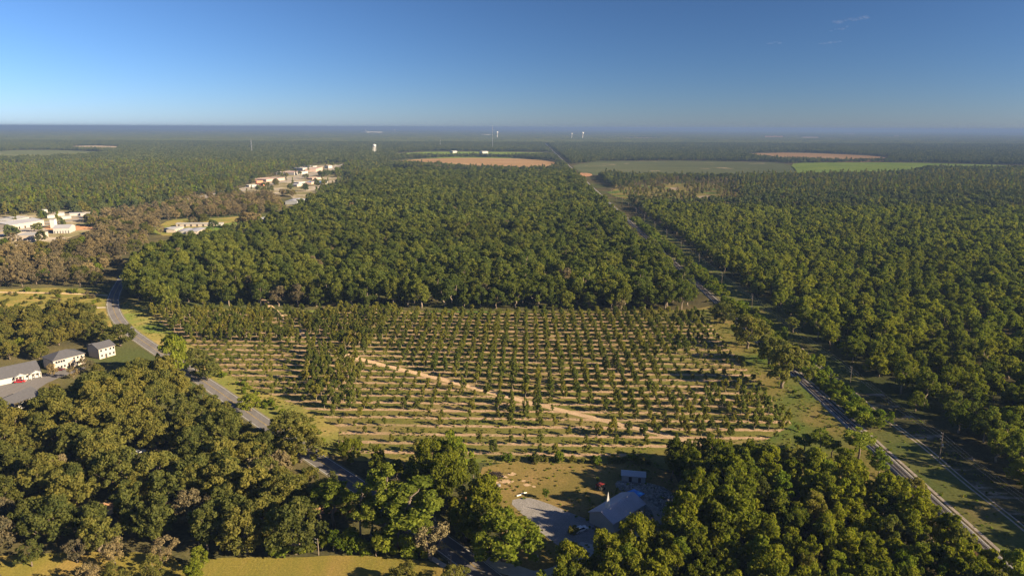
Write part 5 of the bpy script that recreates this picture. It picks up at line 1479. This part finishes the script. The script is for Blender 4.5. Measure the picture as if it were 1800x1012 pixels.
def mast(px, py, h, w, lab, r=.35, guy=False):
    root = empty('radio_mast', P(px, py), 0.4, lab, 'mast')
    n = int(h / (w * 1.6)) + 1
    c = [Vector((w * math.cos(a), w * math.sin(a), 0)) for a in (0.5, 2.6, 4.7)]
    k = .55
    for v in c: MB().tube([v, Vector((v.x * k, v.y * k, h))], [r, r * .8], 5).build('leg', MAT['metal_grey'], root)
    b = MB()
    for i in range(n):
        z0, z1 = h * i / n, h * (i + 1) / n; s0, s1 = 1 - (1 - k) * i / n, 1 - (1 - k) * (i + 1) / n
        for j in range(3):
            p, q = c[j] * s0, c[(j + 1) % 3] * s1
            b.tube([(p.x, p.y, z0), (q.x, q.y, z1)], [r * .5, r * .5], 3)
    b.build('bracing', MAT['metal_grey'], root)
    MB().tube([(0, 0, h), (0, 0, h + 6)], [r * .6, r * .3], 5).build('antenna', MAT['white'], root)
mast(443, 270, 58, 2.2, 'grey lattice mast rising from the forest at the left', .4)
mast(866, 262, 120, 2.2, 'tallest thin radio mast reaching above the horizon', .35)
mast(774, 258, 40, 1.8, 'short mast behind the green strip field', .35)

# ------------------------------------------------------------------ utility poles and wires
def pole(px, py, h, lab, arms=1, trans=False, name='utility_pole'):
    p = P(px, py)
    root = empty(name, p, AX, lab, 'utility pole')
    MB().tube([(0, 0, 0), (0.03, 0, h * .5), (0, 0, h)], [.17, .14, .10], 8).build('pole', MAT['timber'], root)
    tops = []
    for k in range(3):
        z = h - .25 - k * 1.15
        b = MB().tube([(0, 0, z), (-.65, 0, z + .1)], [.045, .045], 5).build('bracket', MAT['metal_grey'], root)
        MB().lathe([(0.0, z + .1), (.07, z + .13), (.05, z + .25), (.07, z + .36), (0, z + .42)], 8, -.65, 0).build('insulator', MAT['metal_grey'], b)
        tops.append(root.matrix_basis @ Vector((-.65, 0, z + .42)))
    if trans:
        MB().lathe([(0, h - 5.2), (.28, h - 5.2), (.3, h - 4.4), (.2, h - 4.25), (0, h - 4.25)], 12, .45, 0).build('transformer', MAT['metal_grey'], root)
    root.rotation_euler.z = AX * -1
    return p, h, tops
LINE = [(1712, 862, 10.5, 'nearest')]
pp = []
for px, py, lab in ((1650, 811, 'nearest tall wooden power pole beside the service track'), (1492, 690, 'second wooden power pole beside the service track'),
                    (1320, 556, 'third power pole standing in the grass corridor'), (1268, 503, 'fourth power pole further up the grass corridor'), (1228, 469, 'fifth power pole in the grass corridor')):
    pp.append(pole(px, py, height_for(px, py, {811: 760, 690: 644, 556: 517, 503: 478, 469: 446}[py]), lab, trans=(py in (811,))))
# poles standing on along the line beyond the fifth
v0 = V_of(pp[-1][0]); uP = U_of(pp[-1][0])
for i in range(9):
    v = v0 + 70 * (i + 1); q = UV(uP, v); px, py = proj(q.x, q.y)
    pp.append(pole(float(px), float(py), 11, '%s power pole from the nearest, along the tree-lined railway' % ordn(6 + i)))
v = V_of(pp[0][0]) - 62; q = UV(U_of(pp[0][0]) + 1, v); px, py = proj(q.x, q.y)
pp.insert(0, pole(float(px), float(py), 11, 'power pole outside the lower right corner carrying the line'))
def wires(poles, lab):
    root = empty('power_line', (0, 0, 0), 0, lab, 'power line')
    for k in range(3):
        mb = MB()
        for (a, b) in zip(poles[:-1], poles[1:]):
            A = Vector((a[0].x - .65, a[0].y, a[1] - .25 - k * 1.15 + .42)); B = Vector((b[0].x - .65, b[0].y, b[1] - .25 - k * 1.15 + .42))
            pts = [A.lerp(B, t) - Vector((0, 0, 4 * 1.1 * t * (1 - t))) for t in np.linspace(0, 1, 9)]
            mb.tube(pts, [.018] * 9, 3)
        mb.build('wire', MAT['metal_grey'], root)
wires(pp, 'three sagging wires strung along the poles of the grass corridor')
rp = []
for px, py, t, lab in ((793, 1000, 974, 'slim pole beside the road edge line near the bottom'), (757, 894, 868, 'pole with pale equipment in the shaded verge of the road'),
                       (655, 836, 806, 'wooden pole on the thicket side of the road'), (350, 962, 930, 'pole between bright tree and oak above the golden field'),
                       (560, 975, 946, 'pole hidden in the undergrowth behind the golden field')):
    rp.append(pole(px, py, height_for(px, py, t), lab, trans=(px == 757)))
wires([rp[3], rp[4]], 'wires crossing above the golden field')
wires([rp[0], rp[1], rp[2]], 'wires strung along the poles beside the road')

# small signs and mailboxes by the road bend
def mailbox(px, py, lab):
    o = empty('mailbox', P(px, py), .5, lab, 'mailbox')
    MB().box(-.05, .05, -.05, .05, 0, 1.05).build('post', MAT['timber'], o)
    MB().prism([(-.12, 1.05), (.12, 1.05), (.12, 1.25), (.06, 1.36), (-.06, 1.36), (-.12, 1.25)], -.28, .28).build('box', MAT['white'], o)
mailbox(188, 538, 'white mailbox beside the road above the driveway'); mailbox(190, 556, 'white mailbox beside the road below the driveway')
def road_sign(px, py, lab):
    o = empty('road_sign', P(px, py), 0.3, lab, 'road sign')
    MB().tube([(0, 0, 0), (0, 0, 2.3)], [.04, .04], 6).build('post', MAT['metal_grey'], o)
    MB().box(-.35, .35, -.03, .0, 1.5, 2.4).build('panel', MAT['white'], o)
road_sign(225, 587, 'small white road sign at the left verge of the road bend')
road_sign(944, 988, 'pale sign under the trees beside the driveway')

# ------------------------------------------------------------------ grass tufts and weeds (nobody could count them)
def tufts():
    g = np.random.default_rng(12)
    col = bpy.data.collections.new('tuft_meshes')
    for k in range(4):
        v, f, t = leaves_np(g, np.array([[0, 0, .12]]), np.array([.3]), 16, .26, squash=.7, up=.6, cull=False)
        v[:, 2] = np.maximum(v[:, 2], 0)
        col.objects.link(bpy.data.objects.new('tuft', mesh_np('tuft', v, f, MAT['shrub'] if k % 2 else MAT['oak'], tone=t)))
    n = 60000
    x = g.uniform(-260, 230, n); y = g.uniform(110, 480, n)
    px, py = proj(x, y)
    u = UD[0] * x + UD[1] * y
    ok = in_poly(px, py, [(205, 560), (222, 524), (262, 541), (1262, 545), (1500, 760), (1600, 900), (1300, 850), (1120, 815), (640, 812), (560, 790), (470, 738), (330, 655), (240, 585)])
    ok |= in_poly(px, py, [(850, 812), (1180, 815), (1210, 900), (1000, 1020), (870, 900)]) & ~in_poly(px, py, [(893, 880), (958, 882), (1050, 935), (1000, 970)])
    ok |= in_poly(px, py, [(-260, 522), (170, 508), (215, 600), (-260, 580)])
    ok |= (u > U_RAIL + 4.5) & (u < U_TRACK + 13) & (np.abs(u - U_TRACK) > 2.5)
    dens = 0.5 + 0.5 * np.sin(x * .21 + 3 * np.sin(y * .07)) * np.sin(y * .19 + 2 * np.sin(x * .05))
    ok &= (g.uniform(0, 1, n) < dens * .8) & (dist_to_line(x, y, ROAD_C) > 5.5) & (dist_to_line(x, y, FARM) > 2.2)
    x, y = x[ok], y[ok]; s = g.uniform(.5, 1.7, len(x))
    o = scatter('grass_tufts', col, np.stack([x, y, 0 * x + .02], 1), np.stack([s, s, s * .8], 1), g.uniform(0, 6.28, len(x)), 4)
    o['label'] = 'tufts of grass and weeds on the open ground'
tufts()

# ------------------------------------------------------------------ haze and clouds
def volume_mat(name, color, density, emis=0):
    m, nt, out = new_mat(name)
    v = N(nt, 'ShaderNodeVolumePrincipled'); v.inputs['Color'].default_value = (*color, 1); v.inputs['Density'].default_value = density
    v.inputs['Anisotropy'].default_value = 0.0
    nt.links.new(v.outputs[0], out.inputs['Volume'])
    return m
HAZE = 0.00011
hz = MB().box(-61000, 61000, -3200, 63000, -1.0, 129.0).build('haze', volume_mat('haze', (0.18, 0.28, 0.50), HAZE))
hz['kind'] = 'stuff'; hz['label'] = 'thin blue autumn haze over the whole plain'

def clouds():
    def sp(px, py, dist):
        d = M3 @ np.array([(px - 900) / FPX, -(py - 506) / FPX, -1.0]); d = d / np.linalg.norm(d)
        return Vector(d * dist) + Vector((0, 0, CAM_H))
    m = volume_mat('cloud_vapour', (1, .96, .93), 0.00028)
    g = random.Random(4)
    for (px, py, w, h, lab, n) in ((1494, 35, 46, 9, 'faint wispy cloud streak high at the right', 7), (1475, 50, 26, 6, 'fainter cloud wisp just below the highest streak', 5),
                                   (1459, 75, 34, 4, 'thin flat cloud streak below the two wisps', 5), (1363, 76, 20, 4, 'small isolated cloud wisp left of the others', 3)):
        D = 14000
        c = sp(px, py, D); s = D / FPX
        V, F = [], []
        mb = bpy.data.meshes.new('cloud')
        import bmesh
        bm = bmesh.new()
        for i in range(n):
            t = (i + .5) / n - .5
            r = bmesh.ops.create_icosphere(bm, subdivisions=3, radius=1.0)
            sc = Vector((w * s / n * g.uniform(.45, .9), 120 * g.uniform(.6, 1.2), h * s * g.uniform(.12, .3)))
            off = Vector((w * s * t + g.uniform(-.03, .03) * w * s, g.uniform(-120, 120), h * s * (t * .6 + g.uniform(-.2, .2))))
            for v_ in r['verts']:
                k = 1 + .25 * math.sin(v_.co.x * 5 + i) * math.sin(v_.co.z * 4 + v_.co.y * 3)
                v_.co = Vector((v_.co.x * sc.x * k, v_.co.y * sc.y * k, v_.co.z * sc.z * k)) + off
        bm.to_mesh(mb); bm.free(); mb.materials.append(m)
        o = mobj('cloud', mb); o.location = c; o.rotation_euler.z = -math.atan2(c.x, c.y)
        tag(o, lab, 'cloud')
clouds()
